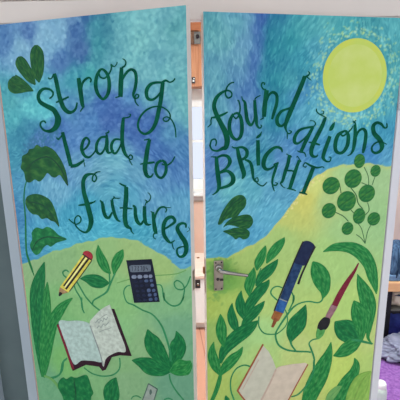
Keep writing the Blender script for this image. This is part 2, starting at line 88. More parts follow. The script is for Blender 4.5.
BLADES=[('l','painted_petal','d',[(187.6,1819.3,6.2),(185.3,1847,45.1),(187.7,1883.3,60.9),(190,1919.3,62.4),(190.6,1941.5,46.1),(191.2,1954.8,14)]),
('l','painted_petal','d',[(169.3,1811.7,6.2),(152.6,1834.6,37.4),(133.2,1863.2,51.9),(113.8,1891.8,53.9),(104.3,1907.9,39.4),(99.5,1915.5,10.4)]),
('l','painted_petal','d',[(157,1788.8,4.2),(130.5,1801,31.6),(96.5,1811.7,61.5),(67.7,1819.4,72.6),(53.5,1829.4,47.1),(48.2,1834.4,10.7)]),
('l','painted_stem','m',[(81.3,1439.7,4.6),(64.1,1405.3,5.1),(51.2,1349,6.2),(48,1270.1,7.7),(32.8,1129.1,9),(38.9,1081,11.3),(49.2,1039.9,10.6),(58.1,1005.5,3.1)]),
('l','painted_leaf','m',[(40.5,492.1,16.9),(40.1,556.3,33.5),(42.3,661.6,54.6),(44.4,764.2,64.2),(51.9,864.9,70.7),(66.9,939.7,72),(94.7,1014.2,47.7),(120.7,1077.4,4.9)]),
('l','painted_leaf','g',[(40.5,492.1,16.9),(51.5,558.5,33.4),(70.3,666.4,48.8),(91.2,771.4,50.2),(104.3,857.3,49.2),(115.9,931.4,30.5),(124.9,984.7,5)]),
('l','painted_leaf','g',[(43.4,492.7,16.9),(64.3,560.9,30.5),(81,642.5,51.6),(104.2,723.2,55.8),(132.7,796.3,54.6),(174.9,857.4,45.7),(211.1,896,27.4),(245.5,924.1,4.9)]),
('l','painted_tendril','t',[(50,500.7,7),(94,497.6,7),(138.6,529.2,6.8),(158.9,592,5.4),(185.9,620.3,5.3)]),
('l','painted_tendril','f',[(50,500.7,11.2),(86.5,492.1,14),(111.6,470.4,16.7),(126.7,446.7,11.1)]),
('l','painted_leaf','m',[(376.9,379,15.9),(390,419,47.1),(398.2,462.6,77.7),(406,500.3,77),(418.6,538.7,45.7),(432.1,569.2,5)]),
('l','painted_leaf','g',[(440.5,1058.1,6.3),(421.7,1076.8,38.1),(406.2,1105.8,47.5),(395.1,1139,36.3),(391.8,1177.9,3.1)]),
('l','painted_leaf','g',[(455.5,1055.1,6.3),(462.9,1092.5,36),(477.8,1124.1,41.7),(493.2,1147.9,30.6),(503.4,1167.9,4.3)]),
('l','painted_leaf','m',[(431.7,1015.3,4.8),(395,1015.8,53.5),(353.7,1017.3,59),(324.8,1022,36.3),(293.2,1019.2,3.3)]),
('l','painted_tendril','t',[(239,1044.3,5.9),(226.7,1051,6.7),(210.8,1041.3,6.8),(211.9,1027,6.8),(229.8,1014.5,6.8),(253.9,995.5,6.8),(267.8,960.8,6.8),(288.3,922.7,6.8),(291.5,873.8,6.9)]),
('l','painted_tendril','t',[(271,1011.1,6.7),(290.8,975.7,6.7),(312.9,938.1,6.7),(344.1,905.6,6.7),(376.1,884,6.7)]),
('l','painted_tendril','t',[(342.4,905.4,6.7),(350.1,926.7,6.7),(385.7,951.4,6.6),(416.4,975.1,8.1),(435.5,1012.7,8),(460.8,1061.8,6.3)]),
('l','painted_tendril','t',[(432.6,1006.1,6.4),(434.9,1059,6.3)]),
('l','painted_leaf','m',[(689,663,6.9),(660.3,698.6,57.5),(628.5,739.5,87.4),(610.3,782.7,73.3),(600.3,809.8,34.2),(594.5,829.4,4.6)]),
('l','painted_leaf','m',[(692.5,669.6,9.2),(710.6,721.9,56.4),(726.2,773.9,68.8),(730.3,808.4,44),(719.5,841.3,4.4)]),
('l','painted_leaf','m',[(692,654.2,9.2),(647.2,648.9,58.3),(594.3,656.5,85),(553.3,666.6,52.4),(513.8,670,4.8)]),
('l','painted_leaf','g',[(684.1,650.2,6.9),(710.9,659.1,50.3),(744.2,681.9,76.6),(766.1,700,44.6),(777.1,718.1,4.4)]),
('l','painted_tendril','t',[(526.3,1016.7,4.5),(510.8,1010.5,5),(498.5,995.2,5.1),(495.3,972.6,5.1),(507,940,5.9),(537,930.6,6.8),(575.3,913.5,6.7),(618.9,899.6,6.7),(655.4,858.1,7.8),(675.2,804.9,8.9),(689.5,744.6,9),(691.2,698.6,9.1)]),
('l','painted_tendril','t',[(642,1032.5,4.3),(659.6,1033.5,4.3),(667,1018.4,4.3),(668.7,991.8,4.3),(673.1,968.1,4.3),(671.7,1002.9,6.4),(675.9,971.1,6.5),(707,950.4,6.4),(738.8,963.3,6.4),(755.3,997.4,6.3),(749.7,980.8,5.3),(759,1024.3,5.2),(751.4,1049.5,5.2),(731.2,1060.8,5.2),(717.4,1048.7,5.2),(725.1,1027.5,5.2),(748.8,1025.1,5.2),(769.7,1046.5,5.2),(784.7,1084.4,5.1)]),
('l','painted_tendril','f',[(466.5,1019.6,3.4),(492.3,1030.3,3.4),(524.5,1042.7,4.4)]),
('l','painted_tendril','f',[(635.1,1071.1,3.2),(690.4,1080.2,3.1),(732.1,1089.9,4.1),(768.1,1108.2,3.1)]),
('l','painted_tendril','t',[(682.8,638.1,6.2),(688.3,603.5,6.3),(709.1,564.7,6.3),(744.6,523.9,5.6)]),
('l','painted_tendril','t',[(498.4,473.7,4),(508.1,489.6,4.5),(527.7,497.5,5),(547.4,491.8,4.5)]),
('l','painted_tendril','t',[(655.1,506.6,5.8),(674,518.3,6.4),(694.2,515.4,5.7)]),
('l','painted_tendril','t',[(183,614.2,7.9),(165.4,597.8,8),(153.8,553.5,8.1),(126.8,516.8,8.2),(80,496,8.3)]),
('l','painted_tendril','t',[(271.3,587.5,6.7),(312.9,565.3,6.6),(366.4,563,6.5),(420.5,582.5,6.4),(452.1,620.4,6.3),(455.5,671.1,6.2)]),
('l','painted_tendril','t',[(292.8,932.8,6.2),(288.9,890.5,6.2),(298.6,859.7,6.3)]),
('r','painted_leaf','g',[(-532.5,1085.1,6.1),(-515.1,1117.5,38.1),(-489.6,1150.6,44.1),(-467.8,1176.3,27.3),(-458.5,1193,3)]),
('r','painted_leaf','g',[(-574.1,1057.7,6.1),(-567.2,1089.5,38),(-554.3,1119,37.8),(-544.4,1144.8,22.6),(-538.9,1163.3,3)]),
('r','painted_leaf','m',[(-575.9,987.6,7.8),(-552.3,1026.3,44.8),(-521,1054.8,46.3),(-497.4,1079.9,27.7),(-483.5,1099.7,3.1)]),
('r','painted_leaf','g',[(-604.3,944.9,6.2),(-606.4,987,41.7),(-599.3,1021.6,42.9),(-590.7,1048,27.5),(-586.6,1072.3,3)]),
('r','painted_leaf','m',[(-622,855.5,9),(-600.9,908.7,44.9),(-572.1,949.3,48.5),(-549.7,974.9,48.4),(-530.9,993,29.6),(-519.2,1012.4,3.1)]),
('r','painted_leaf','m',[(-621.8,836.9,9.1),(-637.6,880.3,38.1),(-644.4,917.7,42.2),(-644.7,945,26.5),(-639.4,973.8,3.1)]),
('r','painted_leaf','m',[(-638.7,793,8),(-616.8,830,36.6),(-586.5,863.4,47.6),(-556.1,892.7,31.7),(-536.6,916.5,3.2)]),
('r','painted_leaf','m',[(-649.4,776.1,6.4),(-668.8,821.1,38),(-680.4,861.4,39.1),(-682,893.8,23.3),(-678.4,921.3,3.1)]),
('r','painted_leaf','m',[(-729.2,643.2,11.4),(-712.2,702,45.1),(-670,751.1,65.8),(-620.1,786.7,64.2),(-585.6,810,38.5),(-564.1,829,3.2)]),
('r','painted_leaf','g',[(-715.2,720.8,6.4),(-722,769.8,41.2),(-725.7,811.3,47.1),(-727.1,848,29.6),(-728.6,876.3,3.1)]),
('r','painted_leaf','g',[(-727.6,581,6.1),(-749.6,633.7,42.2),(-763.6,682.8,41.7),(-764.7,717.9,26.6),(-757.4,751,2.9)]),
('r','painted_leaf','g',[(-726.1,584.9,6.1),(-706.6,619.8,45.6),(-675.6,655.4,50.1),(-646.8,683.3,30.3),(-630.4,711.1,3)]),
('r','painted_tendril','t',[(-593.2,608.2,6.2),(-624.3,620.6,6.2),(-660.8,605.5,6.1),(-682.5,560,6.2),(-682.3,502.6,6.3),(-667.3,450.4,6.3)]),
('r','painted_stem','g',[(-768.8,462.3,17.1),(-748.1,512.6,20.1),(-734.9,559.5,19.9),(-729,590.9,13.7),(-724.6,622.3,4.5)]),
('r','painted_leaf','m',[(-691,433.2,7.9),(-698.4,453.7,22),(-703.6,468.6,15.7),(-705.1,480.5,3.1)]),
('r','painted_stem','t',[(-626.3,846.7,5.9),(-609.9,927.9,5.8),(-584.9,993.4,5.7),(-556,1066.6,5.2)]),
('r','painted_tendril','t',[(-285.5,707.9,6),(-310.3,704.8,6.8),(-324.5,689.2,6.9),(-314.7,661.7,8.6),(-302.1,629.2,8.7),(-294.7,601.5,8.8),(-296.1,595.3,10),(-297.8,537.6,10.1),(-321.7,482.4,8.9),(-362,435.7,8.9),(-398,425.4,6.4)]),
('r','painted_tendril','t',[(-272.9,916.6,7.4),(-275.6,893.7,7.5),(-295.5,884.1,6.6),(-336.6,894,6.6),(-376.7,889.9,6.5),(-407.9,872.5,8.2),(-438.3,834.3,9.8),(-468.6,787.6,8.2),(-483.5,751.4,8.3),(-469.9,702.9,8.4),(-432.4,672.3,8.5),(-382.6,657.2,8.5),(-332.4,649,7.8),(-313.8,643.1,7.8)]),
('r','painted_tendril','t',[(-459,968.8,4.8),(-480.4,978,5.5),(-501.9,972,6.3),(-510.5,949.7,6.3),(-490.4,923.6,6.4),(-470.3,907,4.8)]),
('r','painted_tendril','t',[(-420.8,952.3,5.6),(-409.4,925.3,5.6),(-409.8,896.8,5.7),(-407.9,929.8,6.4),(-405.4,909.2,6.5),(-416.3,881.6,6.5),(-427.3,858,6.5)]),
('r','painted_tendril','t',[(-560.6,847.6,5.6),(-559.7,800.4,5.7),(-533.7,764,5.7),(-489.8,754.6,4.9),(-471.7,758.5,5),(-444.4,780.6,5),(-431,808.5,4.9),(-434.7,842.2,4.9),(-443.5,866.3,4.9)]),
('r','painted_tendril','t',[(-413.7,717.4,11.8),(-407,690.7,8.5),(-384.2,657.4,6.8)]),
('r','painted_leaf','g',[(-273.2,901.3,5.9),(-266.1,938.2,47),(-280.7,988.5,78.9),(-301.5,1030.5,71.1),(-316.7,1057.9,43.2),(-327.9,1076.8,5.7)]),
('r','painted_leaf','m',[(-412.5,707.8,11.8),(-402.9,750.4,66.9),(-384.5,794.9,86.4),(-364.6,838.8,51.2),(-349.7,880.5,3.3)]),
('r','painted_leaf','g',[(-283.8,1116.8,3.6),(-239.3,1132.3,32.7),(-193.4,1132.5,42),(-146.3,1121.8,53.5),(-98.7,1091,61.7),(-62,1042,57),(-41.5,985.9,50.1),(-21.4,926.9,23.5),(-15.6,897.5,3.9)]),
('r','painted_leaf','g',[(-116.3,1001.9,2.4),(-94.3,950.9,44.3),(-65.1,892.6,70.4),(-45.4,837.1,71.9),(-34.3,796.5,47.6),(-36.1,734.2,30.4),(-36.6,683.5,15.3),(-14.5,648.8,5.2)]),
('r','painted_leaf','m',[(-75,665.2,10.2),(-108.6,696,80.8),(-150.9,734.9,102.1),(-183.2,761,69),(-207.7,783.5,4.9)]),
('r','painted_leaf','g',[(-67.8,668.2,10.2),(-72.5,738.4,57.9),(-91.5,802.7,76.9),(-109.9,847.5,51.5),(-123.1,876.7,4.9)]),
('r','painted_leaf','g',[(-66,676.9,10.2),(-102,659.6,66.2),(-143.5,635.5,73.7),(-174.5,620.2,45.7),(-203.3,611.2,5.1)]),
('r','painted_stem','t',[(-120,683.5,8.8),(-82,673.7,11.5),(-49.7,662.1,11.5),(-10.7,648.3,9)]),
('r','painted_leaf','f',[(-222.4,347.9,21.2),(-200.5,398.8,46.4),(-172.5,432.3,35.8),(-150.2,445,4.2)]),
('r','painted_leaf','y',[(-96.8,305.5,65.4),(-72.5,390,96.9),(-45.6,461.9,85.3),(-5,503.4,8.5)]),
('r','painted_leaf','g',[(-318.2,363.3,62.6),(-299.2,435.4,86.7),(-271.6,505.2,94.1),(-246.3,574.5,75),(-228.2,628.5,42.2),(-219.1,683,4)]),
('r','painted_leaf','g',[(-170.8,334.1,75),(-148.1,401.6,89.2),(-119.1,461.9,82.3),(-92.6,511.4,56.6),(-85.8,552.7,33.3),(-96.5,585.5,5.2)]),
('r','painted_stem','k',[(-125.2,1471.3,3.4),(-103.8,1433.3,3.5),(-97.3,1391.1,3.5)]),
('r','painted_stem','k',[(-71.8,1430.4,3.5),(-82.1,1394.7,3.5)]),
('r','painted_stem','k',[(-131.3,1406.9,3.5),(-100.3,1393.8,3.5)]),
('r','painted_stem','k',[(-229.4,1406.9,3.4),(-219.5,1367.3,3.5)]),
('r','painted_stem','k',[(-178.2,1388,4.3),(-151.4,1355.6,4.4),(-139.5,1320.9,4.4),(-116.2,1294.8,4.5)]),
('r','painted_stem','k',[(-96.5,1321.3,3.6),(-86.2,1287.9,3.6),(-102.8,1267.1,3.6)]),
('r','painted_stem','k',[(-169,1292.5,3.6),(-155.1,1277.9,3.6)]),
('r','painted_stem','k',[(-237.9,1286,4.4),(-203.4,1268.6,4.4),(-177,1243.6,4.5)]),
('r','painted_stem','k',[(-132,1231.2,3.6),(-113.2,1205.4,3.6),(-91.8,1141.3,3.7)]),
('r','painted_stem','k',[(-72.6,1220.5,3.7),(-84.9,1191.1,3.7),(-91.6,1139.5,3.7)]),
('r','painted_stem','k',[(-137.3,1183.9,3.6),(-112.6,1166.2,3.7),(-91.7,1140.4,3.7)])]
OUTLINES=[('l','painted_leaf','d',[(63.3,1508),(69.4,1533.9),(96,1547.5),(107.9,1562.8),(129.1,1567),(146.6,1581.1),(168.1,1571.2),(190.1,1576.3),(223.5,1560.7),(244.1,1536.2),(258.8,1511.5),(271.9,1471.8),(274.6,1419.2),(257.9,1439),(241.5,1460.9),(219.1,1450.1),(201.6,1453.6),(182.9,1467.5),(162.2,1446.3),(139.6,1431.1),(118.5,1438.8),(91.9,1425.3),(72.9,1433.1),(68.8,1466.6),(55.1,1485.1)],[(92.6,1430.6),(92.8,1524)]),
('l','painted_leaf','d',[(57.1,1336.3),(68.3,1362.7),(95.2,1375.5),(125.5,1378),(154.2,1370.8),(181.6,1355.1),(197.7,1326.3),(208,1288.5),(214.1,1243.6),(195.2,1261.9),(176.1,1267.1),(157.5,1276.8),(131.9,1270.9),(113.9,1287.2),(89,1290.1),(68.3,1306.4)],[(66.6,1349.7),(208.5,1249.7)]),
('l','painted_leaf','m',[(72.9,1207.2),(97.8,1231.3),(129,1227.9),(155.4,1238.5),(184.9,1226.4),(207.3,1206.1),(244.7,1191.5),(216.6,1179.4),(190.8,1169.5),(163.8,1151.7),(145.6,1156.9),(125,1143.9),(102.4,1116.9),(81.8,1107),(64.2,1121.5),(56.2,1149.4),(71.8,1179)],[(62.3,1127.1),(238.7,1192.1)]),
('l','painted_leaf','m',[(119.7,463.4),(132.7,494.2),(153.8,513.4),(172.1,508.8),(197.4,526.9),(225.1,526.1),(277.8,552.2),(293.6,527.4),(299.9,497),(308.7,462.3),(294.6,436.1),(282.8,353.8),(174.1,298.7),(147.6,321.5),(141.7,401.9),(126.3,436.5)],[(206.4,335.5),(216.2,529.8)]),
('r','painted_petal','d',[(-737.4,1266.5),(-730.3,1292.5),(-718.9,1318.1),(-701.3,1344),(-680.3,1367.5),(-655.6,1379.6),(-634.3,1375.7),(-623.4,1357.6),(-626.7,1332.9),(-644.4,1312.5),(-658.5,1295.4),(-672.8,1291.2),(-690.6,1288),(-710.5,1280.6),(-724.7,1265.7)],[(-733.2,1267.6),(-634.2,1368.7)]),
('r','painted_petal','d',[(-716.2,1252.2),(-701.3,1272.9),(-676.4,1290.7),(-655,1295.2),(-629.9,1299.5),(-608.2,1296.1),(-594.8,1277.3),(-597.4,1255.6),(-614.7,1240.6),(-640.1,1244.4),(-661.8,1251.6),(-683.4,1258.8),(-701.2,1259.9)],[(-716.2,1253.6),(-597,1273.8)]),
('r','painted_petal','d',[(-716.9,1236.3),(-690.5,1241.9),(-672.6,1247.2),(-647.4,1246.4),(-621.9,1240.4),(-607.1,1223.3),(-612.7,1203),(-632.3,1196.2),(-650.6,1205.6),(-665.1,1198.5),(-679.6,1212),(-697.6,1223.4)],[(-716.2,1236.3),(-610.7,1219.8)])]
BERRIES=[(-265.9,1400.2,37.6,35.9),(-170.4,1425.1,38,38.8),(-147.8,1496.6,23.9,29),(-72.2,1453.7,22.7,24.4),(-103.6,1360.1,37.2,37.2),(-192.7,1331.4,42.1,43),(-268.9,1295.4,31.4,32.3),(-130.2,1264.3,27.9,34.1),(-61.1,1248.1,29.2,29.2),(-179.2,1213.1,26.1,27.9)]
VEINS=[[(98.9,1496.3,3.4),(141.4,1521.6,5.6),(196.6,1532.5,5.5),(239.9,1499.2,5.4),(266.3,1451.4,5.5),(274.8,1421.2,3.3)],[(70.5,1341.3,2.8),(120.5,1339.4,4.7),(167.2,1316.1,4.6),(209,1254.1,2.8)],[(65,1127.3,2.5),(96.3,1169.7,4.9),(143.6,1192.4,4.8),(193.6,1194.1,4.7),(238.7,1192.1,2.3)],[(213.5,408.6,1.9),(215.9,451.2,4.8),(213.9,487.9,4.7),(213.1,517.2,1.9)],[(-727.5,1275.9,1.4),(-704.8,1315.9,3.5),(-673.1,1349.5,3.5),(-637.8,1367.5,2.1)],[(-706.2,1257.3,1.4),(-676.3,1272.8,3.6),(-636.8,1277.6,3.6),(-607.8,1270.8,2.2)],[(-706.2,1234.9,1.4),(-672.5,1229,3.6),(-621.7,1220.6,2.2)]]
PICTURES=[('l','painted_pencil','pen_y','P',[(322.7,1136.2),(360.4,1114.4),(227.2,947.6),(188,969.1)],[
  ('stripe','ink','S',[(327.3,1123.6,6.5),(277.7,1061.9,6.6),(208.2,976.4,6.9)]),
  ('stripe','ink','S',[(343.1,1114.3,8),(289.3,1049.7,8.3),(217.4,962.8,8.6)]),
  ('stripe','ink','S',[(355.6,1106.3,3.2),(300.8,1036.7,3.3),(234.1,955,3.4)]),
  ('stripe','cream','S',[(335.3,1119.7,4.8),(284.1,1057,5),(212.9,970.4,5.2)]),
  ('eraser','rubber','B',[(318.1,1132),(323.3,1143.2),(340.3,1147.7),(356.2,1141.5),(363.1,1126.9),(357.7,1111.1),(345.3,1111.4),(329.6,1121.5)]),
  ('band','ink','S',[(316.4,1131.8,5.7),(337.8,1120,5.6),(357.5,1109.5,5.6)]),
  ('point','wood','P',[(188,969.1),(227.4,949.3),(202.5,939.6),(179.7,926.8),(179.6,941.7)]),
  ('lead','ink','B',[(184.5,945.6),(197.5,942.3),(193,933.4),(181.3,925.3),(177.6,931.5)])]),
('l','painted_book','cover','P',[(149.9,783.2),(171.1,793.8),(204.4,691.5),(323.8,691.1),(434,771.6),(429.1,899.9),(446.1,900.3),(514.2,691.1),(458.5,685),(418.4,668.4),(395.6,641.1),(384.1,600.8),(366.4,589.9),(350.9,608.2),(283.9,605),(211,559.2)],[
  ('page','page1','B',[(162.5,796.6),(216.8,811),(271.6,820.3),(320.6,812.4),(337.6,766),(353.6,706.7),(369.2,638.3),(318.7,632),(263.7,622.8),(220.4,597.2),(189.2,694.2)]),
  ('page','page2','B',[(321.7,812.6),(342.5,848),(381.8,888.4),(420.2,914.3),(429.7,907.8),(458.2,815.5),(488.6,714),(449.3,699.8),(408.5,674.9),(385.8,649.8),(374.6,613.9),(367.4,629.5),(364.5,672.1),(346.7,736.6)]),
  ('cover_edge','maroon','S',[(156.6,783.2,12.1),(186.3,677.6,12.3),(214.2,568.7,14.7)]),
  ('gutter','grey','S',[(323.1,804.6,5.2),(343.5,736.1,5.3),(363.9,664.7,5.3),(370.9,620.6,5.4)]),
  ('writing','scrib','S',[(350.6,821,4.1),(362.1,834.8,4.1),(368.4,823.7,4.1),(378,841.2,4.1),(387.8,834.7,4.1),(394.1,850.6,4.1),(404.9,845.2,4.1),(412.1,860.2,4)]),
  ('writing','scrib','S',[(355.9,797.5,4.2),(367.4,811.5,4.1),(377.2,804.9,4.1),(388.9,822.8,4.1),(398.8,818.3,4.1),(416.4,837,4.1)]),
  ('writing','scrib','S',[(359,835.4,3.1),(378.6,848.3,3.1),(391.9,861.2,3.1),(411,871.9,3)]),
  ('writing','scrib','S',[(364.9,780.7,3.1),(389.8,794.8,3.1),(410.9,803.1,3.1),(426.8,812.6,3.1)])]),
('l','painted_calculator','navy','P',[(515.6,1123.5),(626.5,1139.4),(637.4,1073.4),(653.2,960.8),(540.1,941.3),(527.7,1039.8)],[
  ('display','lcd','B',[(531.4,1102.7),(574.5,1109.6),(615.8,1115.4),(621.7,1106),(619.9,1090),(613.9,1086.7),(575.8,1081.1),(537,1075.4),(530.3,1083.3)]),
  ('digit','ink2','S',[(541.2,1100.4,2.7),(541.2,1090.8,2.7),(541.2,1081.2,2.7)]),
  ('digit','ink2','S',[(551.1,1100.4,2.7),(557.7,1101.1,2.7),(555,1092.3,2.7),(551.8,1082.8,2.7)]),
  ('digit','ink2','S',[(564.3,1101.7,2.7),(569.8,1102.3,2.7),(566.1,1093.4,2.7),(568.9,1086.3,2.7),(563.9,1084.1,2.7)]),
  ('digit','ink2','S',[(576.9,1103.5,2.7),(582.9,1104.1,2.7),(578.7,1086.2,2.7)]),
  ('digit','ink2','S',[(589.5,1104.8,2.7),(594.8,1103.2,2.7),(593,1089.8,2.7),(588.1,1088.3,2.7),(589.5,1104.8,2.7)]),
  ('digit','ink2','S',[(602.5,1106.7,2.7),(601.5,1098.1,2.7),(607.5,1098.2,2.7),(606.5,1090.2,2.7)]),
  ('button','key','B',[(535.8,1055.3),(540.7,1062.9),(554,1064.3),(558.1,1057.8),(553.2,1050.2),(539.9,1048.7)]),
  ('button','key','B',[(561.4,1058.7),(566.2,1066.2),(579.4,1067.6),(583.4,1061.1),(578.7,1053.6),(565.5,1052.1)]),
  ('button','key','B',[(588.4,1063.3),(592.6,1070.1),(604.6,1071.4),(608,1065.4),(603.9,1058.6),(591.9,1057.2)]),
  ('button','key','B',[(610.8,1066.3),(614.3,1073),(624,1074.1),(627,1068),(623.4,1061.3),(613.7,1060.2)]),
  ('button','key3','B',[(544.7,1036.3),(548.3,1041.6),(558.3,1042.7),(561.4,1038.2),(557.8,1032.9),(547.8,1031.7)]),
  ('button','key3','B',[(568.1,1040),(571.7,1045.3),(581.6,1046.4),(584.6,1041.9),(581.1,1036.7),(571.2,1035.5)]),
  ('button','key2','B',[(591.3,1044.3),(594.8,1050.1),(605.7,1051.3),(608.7,1046.3),(605.2,1040.5),(594.3,1039.3)]),
  ('button','key2','B',[(614.8,1048.6),(617.8,1054.3),(626.4,1055.2),(628.9,1050.2),(625.9,1044.5),(617.3,1043.5)]),
  ('button','key3','B',[(547.5,1017.6),(551.2,1022.9),(561.2,1024.1),(564.2,1019.5),(560.6,1014.2),(550.6,1013)]),
  ('button','key3','B',[(570.4,1021.4),(574,1026.7),(583.9,1027.8),(587,1023.3),(583.4,1018),(573.5,1016.8)]),
  ('button','key3','B',[(593.1,1025.1),(596.6,1030.4),(606.4,1031.5),(609.5,1027.1),(606,1021.8),(596.1,1020.6)]),
  ('button','key2','B',[(617.1,1028.5),(620.6,1034.8),(629.3,1035.8),(632.3,1030.3),(628.8,1024),(620.1,1022.9)]),
  ('button','key3','B',[(550.8,996.1),(554.4,1001.5),(564.4,1002.7),(567.5,998.1),(563.9,992.8),(553.9,991.5)]),
  ('button','key3','B',[(575.9,999.7),(579.4,1005.1),(589.4,1006.3),(592.4,1001.7),(588.9,996.4),(578.9,995.2)]),
  ('button','key2','B',[(600.8,1004.4),(604.4,1011.9),(614.2,1013.1),(617.2,1006.4),(613.6,998.9),(603.7,997.7)]),
  ('button','key2','B',[(623.2,1007.7),(626.2,1014),(634.8,1015),(637.3,1009.4),(634.3,1003.1),(625.6,1002)]),
  ('button','key3','B',[(553.6,976.1),(557.2,981.5),(567.2,982.8),(570.3,978.2),(566.7,972.8),(556.6,971.5)]),
  ('button','key3','B',[(578.7,980.4),(582.3,985.8),(592.3,987),(595.3,982.5),(591.8,977.1),(581.8,975.8)]),
  ('button','key2','B',[(603.7,985.2),(607.2,991.1),(617.1,992.3),(620.1,987.3),(616.6,981.4),(606.7,980.1)]),
  ('button','key2','B',[(629.4,990.1),(632.4,996.9),(640,997.9),(642.4,991.7),(639.5,984.8),(631.9,983.9)]),
  ('button','key3','B',[(557,957.2),(560.6,962.7),(570.7,964),(573.8,959.4),(570.2,954),(560.1,952.6)]),
  ('button','key3','B',[(582.2,961.6),(585.8,967),(595.7,968.3),(598.8,963.8),(595.2,958.4),(585.3,957)]),
  ('button','key2','B',[(607.1,966.5),(610.7,972.4),(620.6,973.7),(623.6,968.6),(620.1,962.7),(610.2,961.4)]),
  ('button','key2','B',[(632.4,972),(635.4,978.9),(643,979.9),(645.5,973.7),(642.5,966.7),(634.9,965.8)])]),
('l','painted_block','slab','P',[(585.6,571.2),(626.3,552.9),(599.3,464.9),(541.9,451.6)],[
  ('outline','slabd','S',[(541.9,451.6,4.5),(563.9,509.6,4.4),(586.1,571.3,4.3)]),
  ('outline','slabd','S',[(585.1,571.1,4.3),(606,562.3,4.3),(627.2,552.6,4.3)]),
  ('outline','slabd','S',[(626.3,552.9,4.3),(613,510.5,4.4),(599.3,464.9,4.4)]),
  ('mark','slabd','B',[(591.1,540.4),(597,546.6),(601,532.6),(593.9,518.7),(588.6,525)])]),
('r','painted_pen','pen_b','P',[(-410.5,1083),(-373,1065.9),(-451.7,850.7),(-490.1,866.3)],[
  ('grip','pen_l','P',[(-473,923.2),(-433.8,904.7),(-451.7,850.7),(-490.1,866.3)]),
  ('cap','pen_c','B',[(-377.5,1160.8),(-367.9,1170.8),(-346.8,1167.8),(-325.6,1150.9),(-326.3,1134),(-344.7,1096.5),(-363.5,1063.5),(-386.5,1068.5),(-412.8,1081.6),(-400.2,1114.8)]),
  ('clip','ink','S',[(-322.1,1144.5,10.2),(-337.6,1111.6,7.9),(-357.3,1066.2,7.1),(-375.7,1022.7,7.9),(-389.6,980,9.6)]),
  ('ring','grey','S',[(-476.2,923.5,4.8),(-436.1,903.3,4.8)]),
  ('outline','ink','S',[(-375.6,1169.8,5.4),(-394.6,1128.3,4.7),(-413.5,1080.9,4.7),(-446,997.1,4.7),(-485.4,890.6,4.8),(-493.2,865,4.8)]),
  ('nib','nib','P',[(-491.7,868.1),(-453.3,850.9),(-471.2,817.2),(-485.3,812.9),(-506.5,833.5),(-499.1,850.8)]),
  ('tip','nib2','S',[(-484.3,831.1,17.9),(-491.5,808.6,14.7),(-499.7,789.5,9.8)])]),
('r','painted_paintbrush','maroon','S',[(-115.3,1052.8,4.7),(-131.3,1017.1,13.2),(-162.4,966.6,22.8),(-191.6,912.7,28.7),(-214.6,861.5,28.9)],[
  ('ferrule','ferr','P',[(-230.3,868.9),(-200,854.9),(-231.1,798.3),(-255.2,812.8)]),
  ('bristles','ink','B',[(-255,810.5),(-231.9,798.4),(-236,767.1),(-253.4,746.7),(-274.3,745.9),(-289.5,755.7),(-285,784.5),(-270,804.2)]),
  ('paint_tip','wet','B',[(-288.9,758.8),(-274.5,749.1),(-253.6,749.9),(-259.8,723.3),(-283.6,705.2),(-294.7,724.2)])]),
('r','painted_book','page3','P',[(-542,709.3),(-512,672.2),(-492.3,630.7),(-477.1,586),(-503.9,514),(-546.3,410.2),(-616,421.3),(-651,495.7)],[
  ('page','page4','B',[(-476,582.6),(-426.6,594.1),(-371.2,594.1),(-329.1,584),(-362.1,504.3),(-409.7,416.6),(-424.1,390.7),(-543.2,404.1),(-503.9,514)]),
  ('cover_edge','brown','S',[(-539.1,712.1,7),(-594.1,607.4,7.1),(-652.9,494.9,8.2)]),
  ('cover_edge','brown','S',[(-652.9,498.2,7.2),(-631.2,462.2,7.3),(-606.2,425.2,7.3)]),
  ('cover_edge','brown','S',[(-326,584.7,6.4),(-371.9,494.7,6.4),(-417.3,400.9,6.5)]),
  ('gutter','pinkish','S',[(-475.9,580.4,8.3),(-502.9,513.9,8.4),(-541.8,431.7,8.5)]),
  ('fold','pinkish','S',[(-557.9,639.4,4.1),(-593.6,570.1,4.1),(-629.6,500.1,4.1)])])]
SUN=(-193.5, 1826.2, 133.9, 136.9)
HILL={'l':[(-69,1030),(11,1057),(78,1087),(154,1122),(217,1145),(282,1168),(346,1191),(417,1209),(494,1219),(580,1205),(662,1167),(711,1135),(743,1110),(771,1121),(843,1148)],
'r':[(-852,1125),(-787,1124),(-701,1126),(-646,1148),(-596,1170),(-546,1200),(-513,1228),(-464,1288),(-423,1348),(-383,1395),(-338,1438),(-296,1465),(-253,1476),(-189,1486),(-99,1483),(-3,1471),(87,1460)]}
